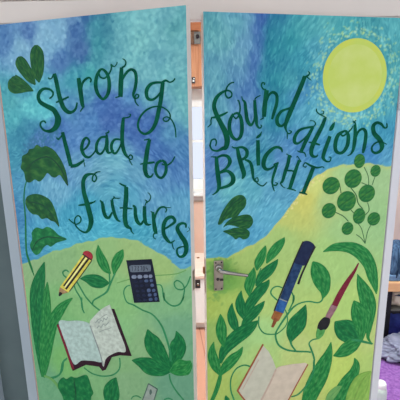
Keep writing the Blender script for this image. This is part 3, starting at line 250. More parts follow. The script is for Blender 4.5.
SKY={'l':[(125,1948,125,172,208),(201,1972,130,176,212),(256,1982,125,172,208),(303,2013,120,168,206),(622,2001,108,175,192),(693,1938,104,170,188),(765,1933,98,166,184),(584,1873,108,176,192),(708,1840,102,170,188),(475,1681,58,98,172),(379,1705,64,112,178),(683,1678,62,102,172),(603,1637,58,98,172),(697,1536,60,106,174),(493,2024,52,122,152),(497,1978,52,125,155),(486,1932,55,128,156),(458,1886,56,135,160),(532,2034,92,160,180),(533,1982,98,165,185),(525,1933,98,165,185),(498,1877,88,158,182),(466,1838,80,150,180),(50,1982,75,120,180),(168,1992,70,110,175),(280,2001,112,160,205),(252,1951,120,170,210),(110,1906,110,160,205),(364,1995,58,100,165),(378,1925,62,102,165),(455,2004,55,135,162),(462,1937,52,138,160),(463,2046,48,115,155),(411,2051,55,100,160),(347,2036,100,140,190),(547,2013,95,165,185),(619,1943,105,172,187),(714,2015,100,165,185),(748,1965,85,155,170),(764,1869,95,160,180),(779,1771,95,165,180),(691,1874,90,155,180),(290,1896,68,112,175),(94,1795,68,148,180),(40,1758,70,155,175),(53,1680,75,165,185),(131,1717,85,178,197),(202,1723,85,180,200),(233,1790,80,160,190),(347,1822,58,145,172),(420,1836,60,155,170),(385,1767,78,145,182),(316,1732,75,135,185),(445,1729,60,105,178),(540,1797,100,165,190),(632,1827,100,165,185),(562,1761,75,130,190),(508,1745,60,100,175),(566,1691,62,102,175),(398,1675,72,125,190),(261,1639,68,115,185),(163,1600,72,115,185),(72,1640,45,125,162),(122,1647,50,125,165),(21,1559,55,135,170),(648,1758,90,155,185),(719,1636,70,130,180),(777,1704,100,170,185),(740,1688,95,160,185),(622,1636,60,105,178),(639,1564,65,110,180),(755,1565,68,122,180),(734,1493,66,116,180),(595,1489,90,150,190),(494,1544,100,165,195),(424,1466,95,155,190),(338,1503,95,150,195),(244,1481,82,135,190),(325,1600,75,125,190),(211,1398,100,160,200),(152,1311,85,155,200),(62,1392,70,140,185),(21,1282,58,125,180),(116,1221,68,150,195),(269,1275,60,150,190),(367,1323,60,150,190),(546,1372,75,150,190),(463,1408,80,155,190),(408,1276,70,165,200),(630,1376,90,150,195),(674,1454,80,135,190),(750,1363,85,150,195),(706,1224,75,150,190),(765,1169,80,150,195),(583,1275,65,155,190),(25,1124,60,135,185),(211,1184,75,165,200),(81,1151,62,140,185)],
'r':[(-566,2037,52,85,165),(-572,2003,55,92,170),(-579,1966,58,96,172),(-586,1929,60,98,172),(-593,1891,60,100,172),(-600,1853,62,102,174),(-607,1811,62,105,175),(-614,1768,65,112,178),(-543,2017,28,122,150),(-545,1977,28,124,152),(-548,1936,30,126,153),(-555,1895,32,126,155),(-561,1853,33,127,156),(-568,1811,35,128,158),(-617,2015,95,150,188),(-624,1969,98,152,190),(-631,1921,96,150,188),(-638,1873,92,145,186),(-645,1825,88,142,186),(-763,1979,85,155,175),(-709,1947,95,162,182),(-654,1998,95,162,187),(-653,1880,100,160,190),(-616,1932,88,142,190),(-591,1983,62,100,178),(-569,2023,50,85,170),(-596,1881,62,105,178),(-614,1775,70,120,180),(-632,1703,80,130,185),(-549,1984,28,125,152),(-532,1916,32,132,155),(-464,1952,40,137,160),(-427,1987,60,150,170),(-388,2005,70,155,175),(-311,2024,85,168,182),(-249,2008,60,150,170),(-147,2010,60,145,165),(-62,1995,75,160,180),(-46,1887,60,145,165),(-21,1812,70,155,175),(-422,1883,48,140,170),(-364,1918,70,150,180),(-458,1811,52,138,165),(-518,1811,32,128,155),(-514,1702,42,133,165),(-416,1757,62,132,185),(-365,1719,75,155,190),(-746,1810,85,150,180),(-747,1704,90,155,185),(-774,1632,78,142,185),(-748,1520,75,120,185),(-768,1444,70,122,185),(-689,1594,80,130,190),(-650,1555,75,138,185),(-610,1515,58,138,170),(-549,1513,52,132,168),(-488,1512,78,132,190),(-407,1548,68,128,190),(-526,1394,90,157,197),(-588,1397,85,160,190),(-444,1431,85,150,190),(-400,1408,80,150,195),(-689,1401,97,172,192),(-749,1324,80,150,190),(-648,1298,97,167,202),(-729,1200,75,150,190),(-605,1213,80,155,200),(-523,1291,85,160,200),(-322,1546,62,138,190),(-239,1583,65,150,185),(-156,1621,65,155,185),(-45,1619,52,138,180),(-103,1520,58,128,190),(-234,1503,68,143,190),(-10,1496,80,150,195),(-203,1668,95,170,195),(-331,1700,85,160,190),(-75,1698,75,160,185)]}
GRASS={'l':[(36,1008,125,170,115),(199,1071,122,172,112),(399,1157,130,178,110),(577,1151,140,180,110),(681,1099,140,180,105),(762,1066,110,170,120),(257,916,118,178,110),(428,939,120,180,110),(697,974,112,172,118),(418,798,122,185,120),(736,848,100,160,120),(178,882,110,175,105),(19,885,115,180,110),(47,450,95,160,115),(201,613,105,175,95),(295,502,110,170,110),(497,545,115,165,115),(600,734,120,170,115),(707,589,90,150,118),(456,660,115,168,110),(164,758,100,170,105),(3,681,90,165,110),(327,269,100,160,105)],  # left leaf's colours include the dimmer, cooler light towards its bottom
'r':[(-419,1340,185,190,90),(-446,1287,175,190,95),(-357,1407,190,205,110),(-386,1367,190,195,90),(-266,1340,158,192,118),(-185,1441,150,195,125),(-72,1436,145,190,130),(-477,1183,152,190,105),(-167,1205,145,192,120),(-78,1244,140,190,125),(-646,1109,150,185,95),(-750,1109,125,175,75),(-721,1072,95,155,65),(-705,1004,100,160,65),(-764,943,150,180,75),(-688,936,155,188,85),(-752,758,135,175,85),(-754,540,155,185,85),(-643,745,140,190,110),(-554,758,150,200,120),(-535,920,160,195,105),(-552,661,155,195,110),(-277,774,165,195,100),(-366,661,170,195,110),(-357,455,175,190,100),(-162,835,160,200,105),(-164,532,172,202,92),(-11,511,160,195,100),(-5,718,170,195,110),(-27,405,130,180,75),(-249,1077,150,195,110),(-594,439,130,180,90),(-347,236,150,190,90),(-730,1094,120,172,75)]}

# ---------------------------------------------------------------- helpers
def lin(c):
    return tuple(((v / 255) / 12.92 if v / 255 <= .04045 else ((v / 255 + .055) / 1.055) ** 2.4) for v in c)

def new_mat(name, rough=.6, spec=.25, metal=0.0):
    mt = bpy.data.materials.new(name)
    mt.use_nodes = True
    b = mt.node_tree.nodes['Principled BSDF']
    b.inputs['Roughness'].default_value = rough
    b.inputs['Specular IOR Level'].default_value = spec
    b.inputs['Metallic'].default_value = metal
    return mt, mt.node_tree, b

def mottled(name, c1, c2, scale=20, rough=.6, stretch=(1, 1, 1), metal=0.0, bump=0.0, gain=1.0, detail=4, spec=.22):
    mt, nt, b = new_mat(name, rough, spec, metal)
    tc = nt.nodes.new('ShaderNodeTexCoord')
    mp = nt.nodes.new('ShaderNodeMapping'); mp.inputs['Scale'].default_value = stretch
    nz = nt.nodes.new('ShaderNodeTexNoise'); nz.inputs['Scale'].default_value = scale; nz.inputs['Detail'].default_value = detail
    rp = nt.nodes.new('ShaderNodeValToRGB')
    rp.color_ramp.elements[0].position = .35; rp.color_ramp.elements[1].position = .65
    rp.color_ramp.elements[0].color = tuple(min(1, v * gain) for v in lin(c1)) + (1,)
    rp.color_ramp.elements[1].color = tuple(min(1, v * gain) for v in lin(c2)) + (1,)
    nt.links.new(tc.outputs['Object'], mp.inputs[0]); nt.links.new(mp.outputs[0], nz.inputs['Vector'])
    nt.links.new(nz.outputs['Fac'], rp.inputs[0]); nt.links.new(rp.outputs[0], b.inputs['Base Color'])
    if bump:
        bp = nt.nodes.new('ShaderNodeBump'); bp.inputs['Strength'].default_value = bump; bp.inputs['Distance'].default_value = .002
        nt.links.new(nz.outputs['Fac'], bp.inputs['Height']); nt.links.new(bp.outputs[0], b.inputs['Normal'])
    return mt

def leaf_paint(name, dark, mid, light):
    """brushed green paint following the length of the leaf, with a darker mid vein"""
    mt, nt, b = new_mat(name, .55, .2)
    N, Lk = nt.nodes.new, nt.links.new
    uv = N('ShaderNodeUVMap'); sp = N('ShaderNodeSeparateXYZ'); Lk(uv.outputs[0], sp.inputs[0])
    ab = N('ShaderNodeMath'); ab.operation = 'ABSOLUTE'; Lk(sp.outputs[1], ab.inputs[0])
    mp = N('ShaderNodeMapping'); mp.inputs['Scale'].default_value = (.9, 2.4, 1); mp.inputs['Rotation'].default_value = (0, 0, .35)
    Lk(uv.outputs[0], mp.inputs[0])
    nz = N('ShaderNodeTexNoise'); nz.inputs['Scale'].default_value = 1.6; nz.inputs['Detail'].default_value = 2.5; nz.inputs['Roughness'].default_value = .5
    Lk(mp.outputs[0], nz.inputs['Vector'])
    rp = N('ShaderNodeValToRGB'); e = rp.color_ramp.elements
    e[0].position = .36; e[0].color = tuple(v * PAINT_GAIN for v in lin(dark)) + (1,)
    e[1].position = .68; e[1].color = tuple(v * PAINT_GAIN for v in lin(light)) + (1,)
    k = rp.color_ramp.elements.new(.52); k.color = tuple(v * PAINT_GAIN for v in lin(mid)) + (1,)
    Lk(nz.outputs['Fac'], rp.inputs[0])
    vr = N('ShaderNodeValToRGB'); v = vr.color_ramp.elements
    v[0].position = .03; v[0].color = (.78, .78, .78, 1); v[1].position = 1; v[1].color = (.84, .86, .84, 1)
    k = v.new(.12); k.color = (1, 1, 1, 1); k = v.new(.78); k.color = (1, 1, 1, 1)
    Lk(ab.outputs[0], vr.inputs[0])
    mx = N('ShaderNodeMix'); mx.data_type = 'RGBA'; mx.blend_type = 'MULTIPLY'; mx.inputs[0].default_value = 1
    Lk(rp.outputs[0], mx.inputs[6]); Lk(vr.outputs[0], mx.inputs[7]); Lk(mx.outputs[2], b.inputs['Base Color'])
    return mt

def link(name, me, mt, parent=None, smooth=False):
    o = bpy.data.objects.new(name, me)
    COL.objects.link(o)
    if mt: me.materials.append(mt)
    if parent: o.parent = parent
    if smooth:
        me.polygons.foreach_set('use_smooth', [True] * len(me.polygons))
    return o

def tag(o, label=None, cat=None, group=None, kind=None):
    if label: o['label'] = label
    if cat: o['category'] = cat
    if group: o['group'] = group
    if kind: o['kind'] = kind
    return o

def empty(name, loc, rz=0, label=None, cat=None, group=None, kind=None):
    o = bpy.data.objects.new(name, None)
    o.empty_display_size = .05
    COL.objects.link(o); o.location = loc; o.rotation_euler = (0, 0, rz)
    return tag(o, label, cat, group, kind)

def box_bm(bm, x0, x1, y0, y1, z0, z1, bevel=0.0, seg=2):
    t = bmesh.new()
    bmesh.ops.create_cube(t, size=1)
    for v in t.verts:
        v.co = Vector(((x0 + x1) / 2 + v.co.x * (x1 - x0), (y0 + y1) / 2 + v.co.y * (y1 - y0), (z0 + z1) / 2 + v.co.z * (z1 - z0)))
    if bevel:
        bmesh.ops.bevel(t, geom=list(t.edges), offset=bevel, segments=seg, affect='EDGES', profile=.5)
    me = bpy.data.meshes.new('t'); t.to_mesh(me); t.free()
    bm.from_mesh(me); bpy.data.meshes.remove(me)

def boxes(name, lst, mt, parent=None, bevel=0.0):
    bm = bmesh.new()
    for b in lst: box_bm(bm, *b, bevel=bevel)
    me = bpy.data.meshes.new(name); bm.to_mesh(me); bm.free()
    return link(name, me, mt, parent)

def tube_bm(bm, pts, r, n=14, cap=True):
    """tube through 3D points; r a number or a list"""
    P = [Vector(p) for p in pts]
    rr = r if isinstance(r, (list, tuple)) else [r] * len(P)
    rings = []
    for i, p in enumerate(P):
        d = (P[min(i + 1, len(P) - 1)] - P[max(i - 1, 0)]).normalized()
        a = Vector((0, 0, 1)) if abs(d.z) < .9 else Vector((1, 0, 0))
        u = d.cross(a).normalized(); v = d.cross(u)
        rings.append([bm.verts.new(p + (u * math.cos(t) + v * math.sin(t)) * rr[i]) for t in [2 * math.pi * k / n for k in range(n)]])
    for a, b in zip(rings, rings[1:]):
        for k in range(n):
            bm.faces.new((a[k], a[(k + 1) % n], b[(k + 1) % n], b[k]))
    if cap:
        bm.faces.new(rings[0][::-1]); bm.faces.new(rings[-1])

def tube(name, pts, r, mt, parent=None, n=14):
    bm = bmesh.new(); tube_bm(bm, pts, r, n)
    bmesh.ops.recalc_face_normals(bm, faces=bm.faces)
    me = bpy.data.meshes.new(name); bm.to_mesh(me); bm.free()
    return link(name, me, mt, parent, True)

def lathe(name, prof, mt, parent=None, n=40, loc=(0, 0, 0)):
    bm = bmesh.new(); rings = []
    for r, z in prof:
        rings.append([bm.verts.new((loc[0] + r * math.cos(2 * math.pi * k / n), loc[1] + r * math.sin(2 * math.pi * k / n), loc[2] + z)) for k in range(n)])
    for a, b in zip(rings, rings[1:]):
        for k in range(n): bm.faces.new((a[k], a[(k + 1) % n], b[(k + 1) % n], b[k]))
    bm.faces.new(rings[0][::-1]); bm.faces.new(rings[-1])
    bmesh.ops.recalc_face_normals(bm, faces=bm.faces)
    me = bpy.data.meshes.new(name); bm.to_mesh(me); bm.free()
    return link(name, me, mt, parent, True)

# painted shapes: thin layers of paint standing on the leaf's front face (local x along the leaf, z up, -y out)
def catmull(pts, closed=False, sub=7):
    n = len(pts); out = []
    P = [np.array(p, float) for p in pts]
    rng = range(n) if closed else range(n - 1)
    for i in rng:
        if closed: p0, p1, p2, p3 = P[i - 1], P[i], P[(i + 1) % n], P[(i + 2) % n]
        else: p0, p1, p2, p3 = P[max(i - 1, 0)], P[i], P[i + 1], P[min(i + 2, n - 1)]
        for k in range(sub):
            t = k / sub
            out.append(.5 * ((2 * p1) + (p2 - p0) * t + (2 * p0 - 5 * p1 + 4 * p2 - p3) * t * t + (3 * p1 - p0 - 3 * p2 + p3) * t ** 3))
    if not closed: out.append(P[-1])
    return out

def stroke_bm(bm, pts, h, uvl, base=0.0, cols=4, minw=.8):
    """a brush stroke: pts (x, z, width) in mm, h its thickness in mm"""
    S = catmull(pts)
    rows = []; s = 0
    n = len(S)
    seed = (pts[0][0] * .013) % 7
    for i, p in enumerate(S):
        d = S[min(i + 1, n - 1)][:2] - S[max(i - 1, 0)][:2]
        L = np.hypot(*d) or 1.0
        d = d / L
        if i: s += np.hypot(*(S[i][:2] - S[i - 1][:2]))
        hw = max(p[2], minw) / 2
        row = []
        for c in range(cols + 1):
            v = -1 + 2 * c / cols
            row.append((bm.verts.new(((p[0] - d[1] * v * hw) / 1000, -(base + h) / 1000, (p[1] + d[0] * v * hw) / 1000)), (s / 40 + seed, v)))
        b = [bm.verts.new(((p[0] - d[1] * v * hw) / 1000, 0, (p[1] + d[0] * v * hw) / 1000)) for v in (-1, 1)]
        rows.append((row, b, s / 40 + seed))
    def face(vs, uvs):
        f = bm.faces.new(vs)
        for l, u in zip(f.loops, uvs): l[uvl].uv = u
    for (r0, b0, s0), (r1, b1, s1) in zip(rows, rows[1:]):
        for c in range(cols):
            q = (r0[c], r0[c + 1], r1[c + 1], r1[c])
            face([a[0] for a in q], [a[1] for a in q])
        face((b0[0], r0[0][0], r1[0][0], b1[0]), ((s0, -1),) * 2 + ((s1, -1),) * 2)
        face((r0[-1][0], b0[1], b1[1], r1[-1][0]), ((s0, 1),) * 2 + ((s1, 1),) * 2)
    for (r, b, s0) in (rows[0], rows[-1]):
        face([b[0]] + [a[0] for a in r] + [b[1]], [(s0, 0)] * (len(r) + 2))

def finish(name, bm, mt, parent):
    bmesh.ops.recalc_face_normals(bm, faces=bm.faces)
    me = bpy.data.meshes.new(name); bm.to_mesh(me); bm.free()
    return link(name, me, mt, parent)

def painted_stroke(name, strokes, mt, parent, h=.6, cols=2):
    bm = bmesh.new(); uvl = bm.loops.layers.uv.new('UVMap')
    for i, s in enumerate(strokes):
        stroke_bm(bm, s, h + .05 * i, uvl, cols=cols)
    return finish(name, bm, mt, parent)

def painted_blob(name, outline, mt, parent, h=.6, smooth=True, axis=None, sub=6):
    P = catmull(outline, True, sub) if smooth else [np.array(p, float) for p in outline]
    if axis:
        a = np.array(axis[0], float); d = np.array(axis[1], float) - a
    else:
        a = np.mean(P, axis=0); d = np.array((0, 60.0))
    L = np.hypot(*d); d = d / L
    half = max(abs((p - a)[0] * -d[1] + (p - a)[1] * d[0]) for p in P) or 1
    bm = bmesh.new(); uvl = bm.loops.layers.uv.new('UVMap')
    top = [bm.verts.new((p[0] / 1000, -h / 1000, p[1] / 1000)) for p in P]
    bot = [bm.verts.new((p[0] / 1000, 0, p[1] / 1000)) for p in P]
    n = len(P)
    bm.faces.new(top)
    for i in range(n): bm.faces.new((top[i], top[(i + 1) % n], bot[(i + 1) % n], bot[i]))
    bmesh.ops.triangulate(bm, faces=[f for f in bm.faces if len(f.verts) > 4], ngon_method='EAR_CLIP')
    for f in bm.faces:
        for l in f.loops:
            q = np.array((l.vert.co.x * 1000, l.vert.co.z * 1000)) - a
            l[uvl].uv = (q @ d / 40, (q[0] * -d[1] + q[1] * d[0]) / half)
    return finish(name, bm, mt, parent)

# ---------------------------------------------------------------- the mural's ground colours, brushed dab by dab
def smooth01(t): t = np.clip(t, 0, 1); return t * t * (3 - 2 * t)

def idw(pts, X, Z, p=5.0):
    P = np.array(pts, float); num = np.zeros(X.shape + (3,)); den = np.zeros(X.shape)
    for x, z, r, g, b in P:
        wgt = 1 / (((X - x) ** 2 + (Z - z) ** 2) + 900) ** (p / 2)
        den += wgt; num += wgt[..., None] * (r, g, b)
    return num / den[..., None]

def brush_ground(side, x0, x1, z0, z1, step=2.5):
    rng = np.random.default_rng(5 if side == 'l' else 9)
    nx = int(round((x1 - x0) / step)) + 1; nz = int(round((z1 - z0) / step)) + 1
    xs = np.linspace(x0, x1, nx); zs = np.linspace(z0, z1, nz)
    X, Z = np.meshgrid(xs, zs)
    sky = idw(SKY[side], X, Z); grass = idw(GRASS[side], X, Z)
    H = np.array(HILL[side], float); hz = np.interp(xs, H[:, 0], H[:, 1])
    wob = 3 * np.sin(xs / 21) + 2 * np.sin(xs / 9 + 1)
    d = Z - (hz + wob)[None, :]
    is_sky = d > 0
    base = np.where(is_sky[..., None], sky, grass)
    if side == 'r':      # yellow line where hill meets sky
        k = np.exp(-((d + 6) / 7) ** 2)[..., None] * .45
        base = base * (1 - k) + np.array((185, 190, 95)) * k
    else:
        k = np.exp(-((d + 5) / 5) ** 2)[..., None] * .35
        base = base * (1 - k) + np.array((150, 190, 120)) * k
    img = base.copy()

    def dab(cx, cz, a, b, ang, col, alpha):
        r = max(a, b) * 1.05
        i0 = max(int((cx - r - x0) / step), 0); i1 = min(int((cx + r - x0) / step) + 2, nx)
        j0 = max(int((cz - r - z0) / step), 0); j1 = min(int((cz + r - z0) / step) + 2, nz)
        if i1 <= i0 or j1 <= j0: return
        dx = X[j0:j1, i0:i1] - cx; dz = Z[j0:j1, i0:i1] - cz
        c, s = math.cos(ang), math.sin(ang)
        u = (dx * c + dz * s) / a; v = (-dx * s + dz * c) / b
        m_ = smooth01((1 - (u * u + v * v)) * 1.6)[..., None] * alpha
        img[j0:j1, i0:i1] = img[j0:j1, i0:i1] * (1 - m_) + np.array(col) * m_

    def at(cx, cz):
        i = min(max(int((cx - x0) / step), 0), nx - 1); j = min(max(int((cz - z0) / step), 0), nz - 1)
        return base[j, i], is_sky[j, i], d[j, i]

    def flow(cx, cz):
        if side == 'l':
            sx, sz = 470, 1330
            r = math.hypot(cx - sx, cz - sz)
            if r < 430 and cz > 1180: return math.atan2(cz - sz, cx - sx) + math.pi / 2 + rng.normal(0, .15)
            if cz > 1560: return rng.uniform(0, math.pi)
            return .25 + rng.normal(0, .3)
        t = cx - x0
        if cz > 1600: return 1.35 + .35 * math.sin(t / 90) + rng.normal(0, .25)
        if cz > 1380: return .75 + rng.normal(0, .25)
        return .45 + .5 * math.sin(t / 130) + rng.normal(0, .2)

    for n, a, b, jit, al, tint in ((2600, 26, 11, 12, .5, -2), (5600, 16, 5.5, 15, .5, 0), (4200, 12, 4.2, 14, .45, 3)):
        for _ in range(n):
            cx = rng.uniform(x0, x1); cz = rng.uniform(max(z0, 250), z1)
            c, sk, dd = at(cx, cz)
            ang = flow(cx, cz)
            aa = a * rng.uniform(.7, 1.3); bb = b * rng.uniform(.7, 1.3)
            if side == 'l' and cz > 1650: aa *= .7; bb *= 1.35
            if not sk:
                ang = 1.2 + rng.normal(0, .5); j = rng.normal(0, jit * .45) ; cc = c + j * np.array((1, .9, .8)); alpha = al * .8
            else:
                j = rng.normal(tint, jit); cc = c + j * np.array((1.1, 1, .7)); alpha = al
            if abs(dd) < bb * 1.6: continue
            dab(cx, cz, aa, bb, ang, np.clip(cc, 15, 245), alpha)
    if side == 'r':      # flecks of light round the sun
        sx, sz, rx, rz = SUN
        for _ in range(430):
            t = rng.uniform(0, 2 * math.pi); q = 1.07 + abs(rng.normal(0, .24))
            cx, cz = sx + rx * q * math.cos(t), sz + rz * q * math.sin(t)
            c, sk, dd = at(cx, cz)
            if not sk or cx > x1 - 3 or cx < x0 + 3: continue
            col = np.array(((170, 205, 175), (195, 210, 130), (150, 205, 205))[rng.integers(3)], float)
            dab(cx, cz, rng.uniform(5.5, 9), rng.uniform(3.6, 5.2), t + math.pi / 2 + rng.normal(0, .5), col, .66 * max(.45, 1.55 - q * .7))
        for _ in range(40):
            t = rng.uniform(0, 1)
            cx = -460 + 150 * t + rng.normal(0, 10); cz = float(np.interp(cx, H[:, 0], H[:, 1])) - rng.uniform(8, 30)
            dab(cx, cz, 6, 4, rng.uniform(0, 3), (205, 205, 130), .7)
        # green shading painted round the door handle
        px = x0 + 52
        for _ in range(260):
            cx = px + rng.normal(4, 24); cz = 1055 + rng.normal(0, 46)
            if at(cx, cz)[2] > -8: continue
            dab(cx, cz, 12, 7, rng.uniform(0, 3), np.array((95, 150, 68)) + rng.normal(0, 8), .4)
    for _ in range(1500):    # distinct light and dark dashes following the swirls
        cx = rng.uniform(x0, x1); cz = rng.uniform(1080, z1)
        c, sk, dd = at(cx, cz)
        if not sk or abs(dd) < 8: continue
        up_left = side == 'l' and cz > 1560
        k_ = 30 if rng.random() < .62 else -24
        if up_left: dab(cx, cz, rng.uniform(9, 14), rng.uniform(6, 9), rng.uniform(0, 3), c + np.array((1, 1, .8)) * k_ * .8, .42)
        else: dab(cx, cz, rng.uniform(11, 19), rng.uniform(2.6, 3.8), flow(cx, cz), c + np.array((1, 1, .8)) * k_, .5)
    if side == 'l':      # darker blue dashes over the swirl's shoulder, pale ripples near the hill
        for _ in range(170):
            t = rng.uniform(0, 1)
            cx = 70 + 190 * t + rng.normal(0, 14); cz = 1520 + 110 * math.sqrt(t) + rng.normal(0, 16)
            c, sk, dd = at(cx, cz)
            dab(cx, cz, 8, 5, rng.uniform(0, 3), (46, 108, 150), .5)
        for _ in range(130):
            cx = rng.uniform(x0, x1); c0 = float(np.interp(cx, H[:, 0], H[:, 1])); cz = c0 + rng.uniform(12, 120)
            dab(cx, cz, rng.uniform(9, 18), 3, .25 + rng.normal(0, .25), at(cx, cz)[0] + np.array((38, 34, 26)), .5)
    lum = (img @ np.array((.3, .59, .11)))[..., None]
    up_ = (is_sky & True)[..., None]
    img = np.where(up_, (lum + (img - lum) * .95) * np.array((.97, 1.0, .95)), (lum + (img - lum) * .87) * np.array((1.01, .995, .99)))
    c = np.clip(img, 0, 255) / 255
    c = np.where(c <= .04045, c / 12.92, ((c + .055) / 1.055) ** 2.4) * PAINT_GAIN
    return xs, zs, np.clip(c, 0, .95)

def mural(side, x0, x1, z0, z1, parent):
    xs, zs, c = brush_ground(side, x0, x1, z0, z1)
    nx, nz = len(xs), len(zs)
    X, Z = np.meshgrid(xs / 1000, zs / 1000)
    co = np.stack([X, np.full_like(X, -.0004), Z], -1).reshape(-1, 3)
    i = np.arange(nx * nz).reshape(nz, nx)
    q = np.stack([i[:-1, :-1], i[:-1, 1:], i[1:, 1:], i[1:, :-1]], -1).reshape(-1, 4)
    me = bpy.data.meshes.new('mural')
    me.vertices.add(len(co)); me.vertices.foreach_set('co', co.ravel().astype(np.float32))
    me.loops.add(q.size); me.loops.foreach_set('vertex_index', q.ravel().astype(np.int32))
    me.polygons.add(len(q)); me.polygons.foreach_set('loop_start', np.arange(0, q.size, 4, dtype=np.int32))
    me.update(calc_edges=True)
    at = me.color_attributes.new('pigment', 'FLOAT_COLOR', 'POINT')
    at.data.foreach_set('color', np.concatenate([c.reshape(-1, 3), np.ones((nx * nz, 1))], 1).ravel().astype(np.float32))
    return link('mural', me, M_MURAL, parent)

# ---------------------------------------------------------------- materials
M_MURAL, nt, b = new_mat('brushed_acrylic', .55, .2)
vc = nt.nodes.new('ShaderNodeVertexColor'); vc.layer_name = 'pigment'
nt.links.new(vc.outputs[0], b.inputs['Base Color'])
nz = nt.nodes.new('ShaderNodeTexNoise'); nz.inputs['Scale'].default_value = 90
bp = nt.nodes.new('ShaderNodeBump'); bp.inputs['Strength'].default_value = .25; bp.inputs['Distance'].default_value = .001
tc = nt.nodes.new('ShaderNodeTexCoord')
nt.links.new(tc.outputs['Object'], nz.inputs['Vector']); nt.links.new(nz.outputs[0], bp.inputs['Height']); nt.links.new(bp.outputs[0], b.inputs['Normal'])

